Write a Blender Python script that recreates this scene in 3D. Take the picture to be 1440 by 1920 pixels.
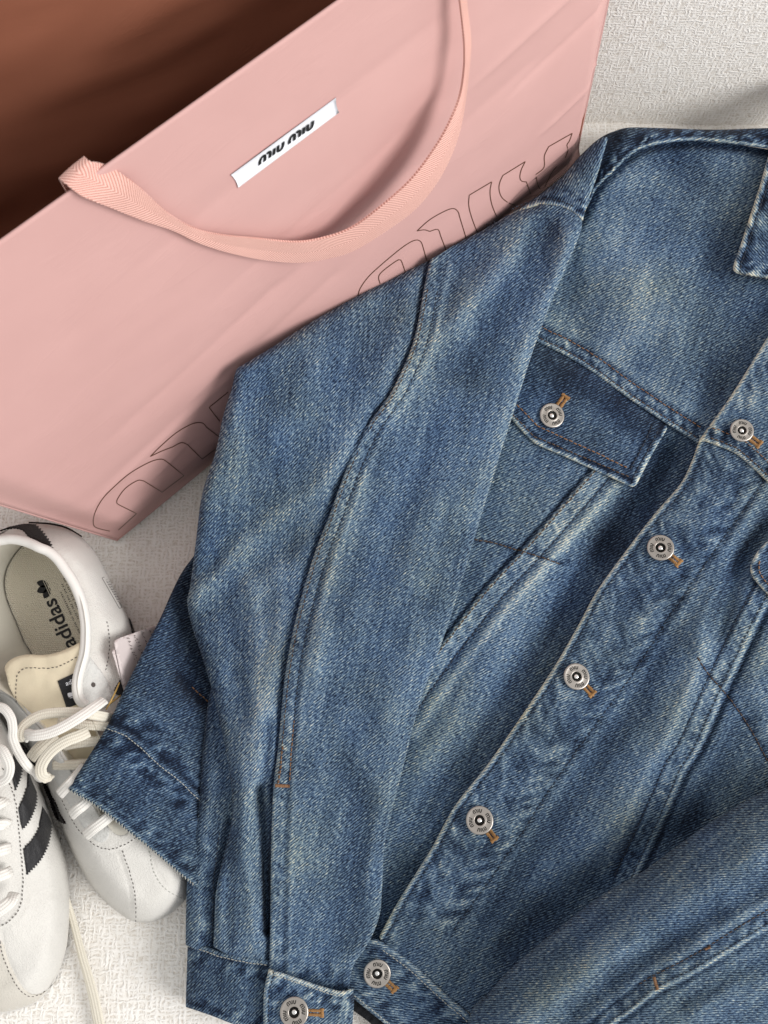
import bpy, math, random
import numpy as np
from mathutils import Vector
from mathutils.geometry import delaunay_2d_cdt
from mathutils.bvhtree import BVHTree

random.seed(7)
SC = bpy.context.scene
for o in list(bpy.data.objects):
    bpy.data.objects.remove(o)
COL = SC.collection

# ------------------------------------------------------------------ camera
FPX, IW, IH = 1700.0, 1440.0, 1920.0          # focal length in photo pixels, photo size
DIST, TILT = 0.57, math.radians(13.0)
CAM = np.array([0.0, -DIST * math.sin(TILT), DIST * math.cos(TILT)])
FWD = np.array([0.0, math.sin(TILT), -math.cos(TILT)])
UPV = np.array([0.0, math.cos(TILT), math.sin(TILT)])
RGT = np.array([1.0, 0.0, 0.0])
cd = bpy.data.cameras.new("camera")
cam = bpy.data.objects.new("camera", cd)
COL.objects.link(cam)
cam.location = CAM
cam.rotation_euler = (TILT, 0, 0)
cd.sensor_fit = 'VERTICAL'
cd.sensor_height = 36.0
cd.sensor_width = 27.0
cd.lens = FPX / IH * 36.0
cd.clip_start = 0.01
cd.clip_end = 50
cd.dof.use_dof = True
cd.dof.focus_distance = 0.525
cd.dof.aperture_fstop = cd.lens / 1.5
SC.camera = cam

# ------------------------------------------------------------------ light
world = bpy.data.worlds.new("World")
SC.world = world
world.use_nodes = True
bg = world.node_tree.nodes["Background"]
bg.inputs[0].default_value = (1.0, 0.985, 0.965, 1)
bg.inputs[1].default_value = 0.76


def area(name, loc, target, sx, sy, power, color):
    ld = bpy.data.lights.new(name, 'AREA')
    ld.shape = 'RECTANGLE'
    ld.size, ld.size_y = sx, sy
    ld.energy = power
    ld.color = color
    ob = bpy.data.objects.new(name, ld)
    COL.objects.link(ob)
    ob.location = loc
    ob.rotation_euler = (Vector(target) - Vector(loc)).to_track_quat('-Z', 'Y').to_euler()
    return ob


area("window_light", (1.95, -0.75, 1.45), (0.0, 0.0, 0.03), 1.25, 1.1, 62.0, (1.0, 0.98, 0.955))
SC.view_settings.view_transform = 'Standard'
SC.view_settings.look = 'None'
SC.view_settings.exposure = 0.0
SC.view_settings.gamma = 1.0
SC.cycles.max_bounces = 8
SC.cycles.use_denoising = True


# ------------------------------------------------------------------ maths helpers
def P(x, y, z):
    """photo pixel + height in mm above the seat -> world point(s)"""
    x = np.asarray(x, float); y = np.asarray(y, float); z = np.asarray(z, float) * 0.001
    x, y, z = np.broadcast_arrays(x, y, z)
    d = (RGT[None] * ((x.ravel() - IW / 2) / FPX)[:, None] + UPV[None] * ((IH / 2 - y.ravel()) / FPX)[:, None] + FWD[None])
    t = (z.ravel() - CAM[2]) / d[:, 2]
    return CAM[None] + d * t[:, None]


def ray(x, y):
    d = RGT * ((x - IW / 2) / FPX) + UPV * ((IH / 2 - y) / FPX) + FWD
    return d / np.linalg.norm(d)


def project(w):
    v = np.asarray(w) - CAM
    zc = v @ FWD
    return IW / 2 + FPX * (v @ RGT) / zc, IH / 2 - FPX * (v @ UPV) / zc


def _grad(ix, iy, s):
    return np.mod(np.sin(ix * 127.1 + iy * 311.7 + s * 74.7) * 43758.5453, 1.0) * 2 * np.pi


def perlin(x, y, s=0.0):
    x = np.asarray(x, float); y = np.asarray(y, float)
    x0 = np.floor(x); y0 = np.floor(y)
    fx = x - x0; fy = y - y0
    u = fx * fx * fx * (fx * (fx * 6 - 15) + 10)
    v = fy * fy * fy * (fy * (fy * 6 - 15) + 10)

    def g(dx, dy):
        a = _grad(x0 + dx, y0 + dy, s)
        return np.cos(a) * (fx - dx) + np.sin(a) * (fy - dy)
    return 1.5 * ((g(0, 0) * (1 - u) + g(1, 0) * u) * (1 - v) + (g(0, 1) * (1 - u) + g(1, 1) * u) * v)


def fbm(x, y, s=0.0, o=3):
    r = 0; a = 1.0
    for k in range(o):
        r = r + a * perlin(x * 2 ** k, y * 2 ** k, s + 13.1 * k)
        a *= 0.5
    return r


def sst(a, b, x):
    t = np.clip((x - a) / (b - a), 0, 1)
    return t * t * (3 - 2 * t)


def spline(pts, n=8, closed=False):
    """Catmull-Rom through points of any dimension"""
    p = np.asarray(pts, float)
    if len(p) < 3:
        k = np.linspace(0, 1, n + 1)[:, None]
        return p[0] * (1 - k) + p[1] * k
    if closed:
        q = np.vstack([p[-1], p, p[0], p[1]])
    else:
        q = np.vstack([2 * p[0] - p[1], p, 2 * p[-1] - p[-2]])
    out = []
    for i in range(1, len(q) - 2):
        a, b, c, d = q[i - 1], q[i], q[i + 1], q[i + 2]
        for t in np.linspace(0, 1, n, endpoint=False):
            out.append(0.5 * (2 * b + (c - a) * t + (2 * a - 5 * b + 4 * c - d) * t * t + (3 * b - a - 3 * c + d) * t ** 3))
    if not closed:
        out.append(p[-1])
    return np.array(out)


def resample(p, step, closed=False):
    p = np.asarray(p, float)
    if closed:
        p = np.vstack([p, p[:1]])
    L = np.r_[0, np.cumsum(np.linalg.norm(np.diff(p, axis=0), axis=1))]
    n = max(2, int(round(L[-1] / step)))
    t = np.linspace(0, L[-1], n + 1)
    q = np.stack([np.interp(t, L, p[:, k]) for k in range(p.shape[1])], 1)
    return q[:-1] if closed else q


def pdist(x, y, poly, rng=1e9):
    """distance, signed distance (+ = right-hand side of travel in the photo), arc length at the foot"""
    x = np.asarray(x, float); y = np.asarray(y, float)
    poly = np.asarray(poly, float)
    D = np.full(x.shape, 1e9); S = np.full(x.shape, 1e9); A = np.zeros(x.shape)
    m = np.ones(x.shape, bool)
    if rng < 1e8:
        lo = poly.min(0) - rng; hi = poly.max(0) + rng
        m = (x > lo[0]) & (x < hi[0]) & (y > lo[1]) & (y < hi[1])
        if not m.any():
            return D, S, A
    xs, ys = x[m], y[m]
    d2 = np.full(xs.shape, 1e18); sg = np.zeros(xs.shape); al = np.zeros(xs.shape); acc = 0.0
    for (ax, ay), (bx, by) in zip(poly[:-1], poly[1:]):
        dx, dy = bx - ax, by - ay
        l2 = dx * dx + dy * dy
        if l2 < 1e-9:
            continue
        t = np.clip(((xs - ax) * dx + (ys - ay) * dy) / l2, 0, 1)
        ex = xs - ax - t * dx; ey = ys - ay - t * dy
        e = ex * ex + ey * ey
        k = e < d2
        d2 = np.where(k, e, d2)
        sg = np.where(k, np.sign(dx * ey - dy * ex), sg)
        l = math.sqrt(l2)
        al = np.where(k, acc + t * l, al)
        acc += l
    d = np.sqrt(d2)
    D[m] = d; S[m] = d * np.where(sg == 0, 1, sg); A[m] = al
    return D, S, A


def inside(x, y, loops):
    x = np.asarray(x, float); y = np.asarray(y, float)
    r = np.zeros(x.shape, bool)
    for p in loops:
        q = np.roll(p, -1, 0)
        for (ax, ay), (bx, by) in zip(p, q):
            if ay == by:
                continue
            c = ((ay > y) != (by > y)) & (x < (bx - ax) * (y - ay) / (by - ay) + ax)
            r ^= c
    return r


def tps(ctrl):
    c = np.asarray(ctrl, float)
    n = len(c)
    xy = c[:, :2] / 500.0
    def U(r2):
        return np.where(r2 > 1e-12, r2 * np.log(np.maximum(r2, 1e-12)), 0.0)
    K = U(((xy[:, None] - xy[None]) ** 2).sum(-1)) + np.eye(n) * 0.004
    Q = np.c_[np.ones(n), xy]
    A = np.zeros((n + 3, n + 3)); A[:n, :n] = K; A[:n, n:] = Q; A[n:, :n] = Q.T
    w = np.linalg.solve(A, np.r_[c[:, 2], 0, 0, 0])
    def f(x, y):
        x = np.asarray(x, float) / 500.0; y = np.asarray(y, float) / 500.0
        r = w[n] + w[n + 1] * x + w[n + 2] * y
        for i in range(n):
            r = r + w[i] * U((x - xy[i, 0]) ** 2 + (y - xy[i, 1]) ** 2)
        return r
    return f


# ------------------------------------------------------------------ object helpers
def empty(name, loc=(0, 0, 0)):
    o = bpy.data.objects.new(name, None)
    o.empty_display_size = 0.03
    COL.objects.link(o)
    o.location = loc
    return o


def tag(o, label, cat, group=None, kind=None):
    o["label"] = label
    o["category"] = cat
    if group: o["group"] = group
    if kind: o["kind"] = kind
    return o


def mesh(name, verts, faces, mat, parent=None, smooth=True, attrs=None, mats=None, fmat=None):
    me = bpy.data.meshes.new(name)
    me.from_pydata([tuple(map(float, v)) for v in verts], [], [tuple(map(int, f)) for f in faces])
    if mats:
        for m in mats: me.materials.append(m)
        if fmat is not None:
            me.polygons.foreach_set("material_index", np.asarray(fmat, np.int32))
    else:
        me.materials.append(mat)
    if smooth:
        me.polygons.foreach_set("use_smooth", np.ones(len(me.polygons), bool))
    for k, v in (attrs or {}).items():
        v = np.asarray(v, np.float32)
        if v.ndim == 1:
            a = me.attributes.new(k, 'FLOAT', 'POINT'); a.data.foreach_set("value", v)
        else:
            a = me.attributes.new(k, 'FLOAT_VECTOR', 'POINT'); a.data.foreach_set("vector", v.ravel())
    me.update()
    o = bpy.data.objects.new(name, me)
    COL.objects.link(o)
    if parent:
        o.parent = parent
        o.matrix_parent_inverse = parent.matrix_world.inverted() if parent.type == 'EMPTY' and False else o.matrix_parent_inverse
    return o


def triangulate(loops, step):
    """dense triangulation of the region inside the loops (even-odd)"""
    pts = []; edges = []
    for lp in loops:
        b = len(pts); n = len(lp)
        pts += [(float(a), float(c)) for a, c in lp]
        edges += [(b + i, b + (i + 1) % n) for i in range(n)]
    allp = np.vstack(loops)
    lo, hi = allp.min(0), allp.max(0)
    gx = np.arange(lo[0], hi[0] + step, step)
    gy = np.arange(lo[1], hi[1] + step * 0.87, step * 0.87)
    X, Y = np.meshgrid(gx, gy)
    X = X + (np.arange(len(gy)) % 2)[:, None] * step * 0.5
    X = X.ravel(); Y = Y.ravel()
    m = inside(X, Y, loops)
    X, Y = X[m], Y[m]
    keep = np.ones(X.shape, bool)
    for lp in loops:
        d, _, _ = pdist(X, Y, np.vstack([lp, lp[:1]]))
        keep &= d > step * 0.55
    pts += list(zip(X[keep].tolist(), Y[keep].tolist()))
    vs, es, fs, *_ = delaunay_2d_cdt([Vector(p) for p in pts], edges, [], 0, 1e-5)
    v = np.array([(a[0], a[1]) for a in vs])
    f = np.array([tuple(t) for t in fs if len(t) == 3], int)
    c = v[f].mean(1)
    f = f[inside(c[:, 0], c[:, 1], loops)]
    # orient to face the camera (photo y runs down)
    a, b, d = v[f[:, 0]], v[f[:, 1]], v[f[:, 2]]
    cr = (b[:, 0] - a[:, 0]) * (d[:, 1] - a[:, 1]) - (b[:, 1] - a[:, 1]) * (d[:, 0] - a[:, 0])
    f[cr > 0] = f[cr > 0][:, ::-1]
    return v, f


def boundary_edges(f):
    e = np.vstack([f[:, [0, 1]], f[:, [1, 2]], f[:, [2, 0]]])
    key = np.sort(e, 1)
    u, inv, cnt = np.unique(key, axis=0, return_inverse=True, return_counts=True)
    return e[cnt[inv.ravel()] == 1]


class Sheet:
    """a piece of cloth/leather: photo outline + height field in mm, built as a real relief with closed rim"""

    def __init__(s, loops, base, rounds=(), strokes=(), noise=(), fade=0.45, off=0.0):
        s.loops = [np.asarray(l, float) for l in (loops if isinstance(loops, list) and np.ndim(loops[0]) == 2 and not np.isscalar(loops[0][0]) else [loops])]
        s.base, s.rounds, s.strokes, s.noise, s.fade0, s.off = base, list(rounds), list(strokes), noise, fade, off

    def zf(s, x, y):
        x = np.asarray(x, float); y = np.asarray(y, float)
        shp = x.shape
        x = x.ravel(); y = y.ravel()
        z = s.base(x, y) + s.off
        fd = np.full(x.shape, float(s.fade0))  # wash fade level
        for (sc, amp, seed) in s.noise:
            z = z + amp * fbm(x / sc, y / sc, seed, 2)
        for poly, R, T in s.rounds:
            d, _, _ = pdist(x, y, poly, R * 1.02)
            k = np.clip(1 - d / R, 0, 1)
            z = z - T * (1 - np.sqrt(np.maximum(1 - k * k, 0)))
        for st in s.strokes:
            kind = st[0]
            if kind == 'g':            # ridge / valley
                _, poly, w, dz, df = st
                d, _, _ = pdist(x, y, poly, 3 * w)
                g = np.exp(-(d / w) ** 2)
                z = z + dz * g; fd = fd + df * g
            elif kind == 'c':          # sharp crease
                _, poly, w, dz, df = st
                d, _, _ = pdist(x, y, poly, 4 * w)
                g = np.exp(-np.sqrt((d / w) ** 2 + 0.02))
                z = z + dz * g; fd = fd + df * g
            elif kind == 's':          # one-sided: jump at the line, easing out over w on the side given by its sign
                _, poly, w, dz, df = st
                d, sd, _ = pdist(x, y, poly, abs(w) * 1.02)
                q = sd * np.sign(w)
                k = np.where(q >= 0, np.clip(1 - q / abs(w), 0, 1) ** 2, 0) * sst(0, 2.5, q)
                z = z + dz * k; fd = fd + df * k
            elif kind == 'p':          # puckering across a band
                _, poly, w, per, dz, df, sl = st[:7]
                d, sd, al = pdist(x, y, poly, 3 * w)
                g = np.exp(-(d / w) ** 2)
                ph = (al + sl * sd) / per
                sd_ = al[0] * 0 + len(poly) * 0.37
                n = 1.25 * perlin(ph * 1.15, sd / (per * 1.3) + 7, sd_) + 0.75 * perlin(ph * 2.1 + 5, sd / (per * 0.8), sd_ + 4)
                n = np.clip(n, -1, 1) * np.array(1.0); df = df * 1.55
                z = z + dz * g * n; fd = fd + df * g * n
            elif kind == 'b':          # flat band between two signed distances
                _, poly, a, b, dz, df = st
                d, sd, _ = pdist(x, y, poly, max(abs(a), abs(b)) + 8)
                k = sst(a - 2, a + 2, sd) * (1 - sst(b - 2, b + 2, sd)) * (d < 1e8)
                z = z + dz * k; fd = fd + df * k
        return z.reshape(shp), fd.reshape(shp)

    def z(s, x, y):
        x = np.atleast_1d(np.asarray(x, float)); y = np.atleast_1d(np.asarray(y, float))
        if x.size > 300:
            return s.zf(x, y)[0]
        if not hasattr(s, 'tab'):                    # small queries read a table of the height field
            p = np.vstack(s.loops)
            s.lo = p.min(0) - 12; hi = p.max(0) + 12; s.st = 3.0
            s.nx, s.ny = (np.ceil((hi - s.lo) / s.st).astype(int) + 2)
            gx, gy = np.meshgrid(s.lo[0] + np.arange(s.nx) * s.st, s.lo[1] + np.arange(s.ny) * s.st, indexing='ij')
            s.tab = s.zf(gx, gy)[0]
        fx = np.clip((x - s.lo[0]) / s.st, 0, s.nx - 1.001); fy = np.clip((y - s.lo[1]) / s.st, 0, s.ny - 1.001)
        i = fx.astype(int); j = fy.astype(int); a = fx - i; b = fy - j
        t = s.tab
        return (t[i, j] * (1 - a) + t[i + 1, j] * a) * (1 - b) + (t[i, j + 1] * (1 - a) + t[i + 1, j + 1] * a) * b

    def build(s, name, mat, parent, step=5.0, skirt=2.0, twill=30.0, to=None):
        loops = [resample(l, step * 0.8, True) for l in s.loops]
        v, f = triangulate(loops, step)
        z, fd = s.zf(v[:, 0], v[:, 1])
        W = P(v[:, 0], v[:, 1], z)
        n = len(v)
        be = boundary_edges(f)
        ids = np.unique(be)
        remap = {int(a): n + i for i, a in enumerate(ids)}
        zb = np.minimum(z[ids] - 0.3, np.full(len(ids), to)) if to is not None else z[ids] - skirt
        Wb = P(v[ids, 0], v[ids, 1], zb)
        faces = [tuple(t) for t in f] + [(int(b), int(a), remap[int(a)], remap[int(b)]) for a, b in be]
        a = math.radians(twill)
        X = v[:, 0] / 2.98; Y = -v[:, 1] / 2.98
        fab = np.stack([X * math.cos(a) + Y * math.sin(a), -X * math.sin(a) + Y * math.cos(a), np.zeros(n)], 1)
        drop = np.maximum(z[ids] - zb, 0.0)
        fab2 = np.vstack([fab, fab[ids] + np.stack([drop * 0.8, drop * 0.6, 0 * drop], 1)]); fd2 = np.r_[fd, fd[ids]]
        return mesh(name, np.vstack([W, Wb]), faces, mat, parent, attrs={"fab": fab2, "fade": fd2})


def normal_at(sheet, x, y, e=6.0):
    a = P(x + e, y, sheet.z(x + e, y))[0] - P(x - e, y, sheet.z(x - e, y))[0]
    b = P(x, y - e, sheet.z(x, y - e))[0] - P(x, y + e, sheet.z(x, y + e))[0]
    n = np.cross(a, b)
    return n / np.linalg.norm(n)


def stitches(name, poly, zfun, mat, parent, length=7.0, gap=2.4, width=2.7, lift=0.25, high=0.55, jitter=0.6, wob=0.0):
    """a row of thread stitches, each a small rounded bar lying on the cloth (lengths in photo px)"""
    poly = np.asarray(poly, float)
    L = np.r_[0, np.cumsum(np.linalg.norm(np.diff(poly, axis=0), axis=1))]
    V = []; F = []; fab = []
    s = 0.0
    rnd = random.Random(int(L[-1] * 10) % 9999)
    while s + length < L[-1]:
        l = length * (1 + rnd.uniform(-.15, .15))
        a = np.array([np.interp(s, L, poly[:, k]) for k in (0, 1)])
        b = np.array([np.interp(min(s + l, L[-1]), L, poly[:, k]) for k in (0, 1)])
        t = (b - a) / max(1e-6, np.linalg.norm(b - a)); nn = np.array([-t[1], t[0]])
        j = rnd.uniform(-jitter, jitter)
        a = a + nn * j; b = b + nn * (j + wob)
        i0 = len(V)
        for k, (q, w, h) in enumerate(((0.0, .45, -.5), (.18, 1, .75), (.5, 1, 1), (.82, 1, .75), (1.0, .45, -.5))):
            c = a + (b - a) * q
            z0 = float(zfun(c[0], c[1])[0]) + lift
            for u, hh in ((-1, -0.9), (-.7, .5), (0, 1), (.7, .5), (1, -0.9)):
                p = c + nn * u * w * width / 2
                V.append(P(p[0], p[1], z0 + high * (h * .5 + .5) * hh)[0])
                fab.append((s + q * l, u, 0))
            if k:
                for m in range(4):
                    F.append((i0 + (k - 1) * 5 + m, i0 + (k - 1) * 5 + m + 1, i0 + k * 5 + m + 1, i0 + k * 5 + m))
        s += l + gap
    if not F:
        return None
    return mesh(name, V, F, mat, parent, attrs={"fab": fab})


def ribbon_world(name, C, side, nrm, width, thick, mat, parent, seg=12, round_=2.6):
    """closed tape swept along world points C with side/normal frames; width, thick in m (arrays or numbers)"""
    n = len(C)
    width = np.broadcast_to(width, n); thick = np.broadcast_to(thick, n)
    V = []; F = []; fab = []
    L = np.r_[0, np.cumsum(np.linalg.norm(np.diff(C, axis=0), axis=1))] * 1000
    for i in range(n):
        for k in range(seg):
            a = 2 * math.pi * k / seg
            cu = math.copysign(abs(math.cos(a)) ** (2 / round_), math.cos(a))
            cv = math.copysign(abs(math.sin(a)) ** (2 / round_), math.sin(a))
            V.append(C[i] + side[i] * cu * width[i] / 2 + nrm[i] * cv * thick[i] / 2)
            fab.append((L[i], cu * width[i] * 500, cv))
    for i in range(n - 1):
        for k in range(seg):
            k2 = (k + 1) % seg
            F.append((i * seg + k, i * seg + k2, (i + 1) * seg + k2, (i + 1) * seg + k))
    F.append(tuple(range(seg))[::-1]); F.append(tuple((n - 1) * seg + k for k in range(seg)))
    return mesh(name, V, F, mat, parent, attrs={"fab": fab})


def ribbon(name, pts, width, thick, mat, parent, n=8, tilt=0.0, seg=12, round_=2.6):
    """tape through (px, py, z mm); width/thick in mm; tilt = roll about its run in degrees (number or list)"""
    p = spline(np.asarray(pts, float), n)
    C = P(p[:, 0], p[:, 1], p[:, 2])
    T = np.gradient(C, axis=0); T /= np.linalg.norm(T, axis=1)[:, None]
    up = np.array([0, 0, 1.0])
    side = np.cross(T, up); side /= np.maximum(1e-9, np.linalg.norm(side, axis=1))[:, None]
    nrm = np.cross(side, T)
    tl = np.radians(np.interp(np.linspace(0, 1, len(C)), np.linspace(0, 1, len(np.atleast_1d(tilt))), np.atleast_1d(tilt)))
    s2 = side * np.cos(tl)[:, None] + nrm * np.sin(tl)[:, None]
    n2 = np.cross(s2, T)
    wd = np.interp(np.linspace(0, 1, len(C)), np.linspace(0, 1, len(np.atleast_1d(width))), np.atleast_1d(width)) / 1000
    return ribbon_world(name, C, s2, n2, wd, thick / 1000.0, mat, parent, seg, round_)


def stroke_mesh(name, strokes, place, width, mat, parent, height=0.0):
    """flat pen strokes: list of 2-D polylines in letter units, place(u,v) -> world; width in letter units"""
    V = []; F = []
    for st in strokes:
        w = width
        if isinstance(st, tuple) and len(st) == 2 and np.isscalar(st[1]):
            st, w = st
        p = np.asarray(st, float)
        t = np.gradient(p, axis=0); t /= np.maximum(1e-9, np.linalg.norm(t, axis=1))[:, None]
        nn = np.stack([-t[:, 1], t[:, 0]], 1)
        i0 = len(V)
        for a, b in zip(p, nn):
            V.append(place(*(a + b * w / 2))); V.append(place(*(a - b * w / 2)))
        for i in range(len(p) - 1):
            F.append((i0 + 2 * i, i0 + 2 * i + 1, i0 + 2 * i + 3, i0 + 2 * i + 2))
    return mesh(name, V, F, mat, parent, smooth=False)


def poly_mesh(name, polys, place, mat, parent):
    V = []; F = []
    for p in polys:
        i0 = len(V)
        V += [place(*a) for a in p]
        F.append(tuple(range(i0, i0 + len(p))))
    return mesh(name, V, F, mat, parent, smooth=False)


def text_mesh(name, txt, place, mat, parent, size=1.0, spacing=1.0, bold=0.0):
    cu = bpy.data.curves.new(name, 'FONT')
    cu.body = txt; cu.size = size; cu.space_character = spacing; cu.offset = bold
    cu.resolution_u = 4
    ob = bpy.data.objects.new(name, cu)
    COL.objects.link(ob)
    bpy.context.view_layer.update()
    me = bpy.data.meshes.new_from_object(ob.evaluated_get(bpy.context.evaluated_depsgraph_get()))
    V = [place(v.co.x, v.co.y) for v in me.vertices]
    F = [tuple(p.vertices) for p in me.polygons]
    bpy.data.objects.remove(ob)
    bpy.data.meshes.remove(me)
    return mesh(name, V, F, mat, parent, smooth=False)


def lathe(prof, n=40):
    V = []; F = []
    m = len(prof)
    for i in range(n):
        a = 2 * math.pi * i / n
        for r, z in prof:
            V.append((r * math.cos(a), r * math.sin(a), z))
    for i in range(n):
        j = (i + 1) % n
        for k in range(m - 1):
            F.append((i * m + k, j * m + k, j * m + k + 1, i * m + k + 1))
    return V, F


# ------------------------------------------------------------------ materials
class NT:
    def __init__(s, name):
        s.mat = bpy.data.materials.new(name)
        s.mat.use_nodes = True
        s.t = s.mat.node_tree
        s.b = s.t.nodes["Principled BSDF"]

    def n(s, typ, **kw):
        nd = s.t.nodes.new(typ)
        for k, v in kw.items():
            if k.startswith('i_'):
                nd.inputs[k[2:]].default_value = v
            else:
                setattr(nd, k, v)
        return nd

    def l(s, a, b):
        s.t.links.new(a, b)

    def math(s, op, a, b=None, c=None):
        nd = s.n('ShaderNodeMath', operation=op)
        for i, q in enumerate((a, b, c)):
            if q is None: continue
            if hasattr(q, 'is_linked'): s.l(q, nd.inputs[i])
            else: nd.inputs[i].default_value = q
        return nd.outputs[0]

    def noise(s, vec, scale, detail=2.0, rough=0.5, dist=0.0):
        nd = s.n('ShaderNodeTexNoise')
        nd.inputs['Scale'].default_value = scale
        nd.inputs['Detail'].default_value = detail
        nd.inputs['Roughness'].default_value = rough
        nd.inputs['Distortion'].default_value = dist
        if vec is not None: s.l(vec, nd.inputs['Vector'])
        return nd.outputs['Fac']

    def mapping(s, vec, scale=(1, 1, 1), rot=(0, 0, 0), loc=(0, 0, 0)):
        nd = s.n('ShaderNodeMapping')
        nd.inputs['Scale'].default_value = scale
        nd.inputs['Rotation'].default_value = rot
        nd.inputs['Location'].default_value = loc
        s.l(vec, nd.inputs['Vector'])
        return nd.outputs[0]

    def attr(s, name, out='Vector'):
        nd = s.n('ShaderNodeAttribute', attribute_name=name)
        return nd.outputs[out]

    def ramp(s, fac, stops):
        nd = s.n('ShaderNodeValToRGB')
        el = nd.color_ramp.elements
        while len(el) < len(stops): el.new(0.5)
        for e, (p, c) in zip(el, stops):
            e.position = p; e.color = (*c, 1)
        s.l(fac, nd.inputs[0])
        return nd.outputs[0]

    def mix(s, fac, a, b, blend='MIX'):
        nd = s.n('ShaderNodeMix', data_type='RGBA', blend_type=blend)
        for sock, q in ((nd.inputs[0], fac), (nd.inputs[6], a), (nd.inputs[7], b)):
            if hasattr(q, 'is_linked'): s.l(q, sock)
            else: sock.default_value = q if np.isscalar(q) else (*q, 1)
        return nd.outputs[2]

    def bump(s, h, dist, strength=1.0, prev=None):
        nd = s.n('ShaderNodeBump')
        nd.inputs['Strength'].default_value = strength
        nd.inputs['Distance'].default_value = dist
        s.l(h, nd.inputs['Height'])
        if prev is not None: s.l(prev, nd.inputs['Normal'])
        return nd.outputs[0]

    def out(s, color=None, rough=0.6, normal=None, metallic=0.0, spec=0.3, sheen=0.0):
        b = s.b
        if color is not None:
            if hasattr(color, 'is_linked'): s.l(color, b.inputs['Base Color'])
            else: b.inputs['Base Color'].default_value = (*color, 1)
        if hasattr(rough, 'is_linked'): s.l(rough, b.inputs['Roughness'])
        else: b.inputs['Roughness'].default_value = rough
        b.inputs['Metallic'].default_value = metallic
        b.inputs['Specular IOR Level'].default_value = spec
        if sheen:
            b.inputs['Sheen Weight'].default_value = sheen
            b.inputs['Sheen Roughness'].default_value = 0.5
        if normal is not None: s.l(normal, b.inputs['Normal'])
        return s.mat


def mat_denim():
    m = NT("washed_denim")
    fab = m.attr("fab"); fade = m.attr("fade", 'Fac')
    sep = m.n('ShaderNodeSeparateXYZ'); m.l(fab, sep.inputs[0])
    wob = m.noise(m.mapping(fab, (0.25, 0.5, 1)), 1.0, 2)
    ph = m.math('MULTIPLY_ADD', sep.outputs[1], 2 * math.pi / 1.50, m.math('MULTIPLY', wob, 4.0))
    tw = m.math('SINE', ph)                                                  # twill ribs
    slub = m.noise(m.mapping(fab, (0.40, 1.40, 1)), 1.0, 1, 0.5)             # broken rib colour
    speck = m.noise(m.mapping(fab, (1, 1, 1), loc=(31, 7, 0)), 1.25, 1, 0.5)
    turned = m.mapping(fab, rot=(0, 0, math.radians(-40)))                   # along the warp
    warp = m.noise(m.mapping(turned, (0.040, 0.62, 1)), 1.0, 3, 0.65)
    band = m.noise(m.mapping(turned, (0.010, 0.10, 1), loc=(9, 9, 0)), 1.0, 2, 0.5)
    cloud = m.noise(m.mapping(fab, (1, 1, 1), loc=(5, 50, 3)), 0.030, 3, 0.55)
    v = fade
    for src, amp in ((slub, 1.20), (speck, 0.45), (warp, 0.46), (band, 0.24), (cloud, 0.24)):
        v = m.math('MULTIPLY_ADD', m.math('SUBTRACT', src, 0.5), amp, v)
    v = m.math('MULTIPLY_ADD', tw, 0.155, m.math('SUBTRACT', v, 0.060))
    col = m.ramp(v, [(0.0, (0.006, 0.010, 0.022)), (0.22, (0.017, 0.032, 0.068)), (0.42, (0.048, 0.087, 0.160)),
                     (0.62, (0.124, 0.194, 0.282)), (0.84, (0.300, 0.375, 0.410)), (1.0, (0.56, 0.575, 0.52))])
    tint = m.noise(m.mapping(fab, (1, 1, 1), loc=(90, 15, 3)), 0.020, 2, 0.5)
    col = m.mix(m.math('MULTIPLY', m.math('SUBTRACT', tint, 0.34), 2.0), col, m.mix(1.0, col, (1.22, 1.06, 0.80), 'MULTIPLY'))
    h = m.math('ADD', m.math('MULTIPLY', tw, 0.5), m.math('MULTIPLY', slub, 1.2))
    nrm = m.bump(h, 0.00022, 0.8)
    return m.out(col, 0.95, nrm, spec=0.08, sheen=0.05)


def mat_thread(name, c1, c2, rough=0.75):
    m = NT(name)
    fab = m.attr("fab")
    n = m.noise(m.mapping(fab, (0.6, 1.2, 1)), 0.9, 2)
    return m.out(m.mix(n, c1, c2), rough, spec=0.25)


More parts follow.
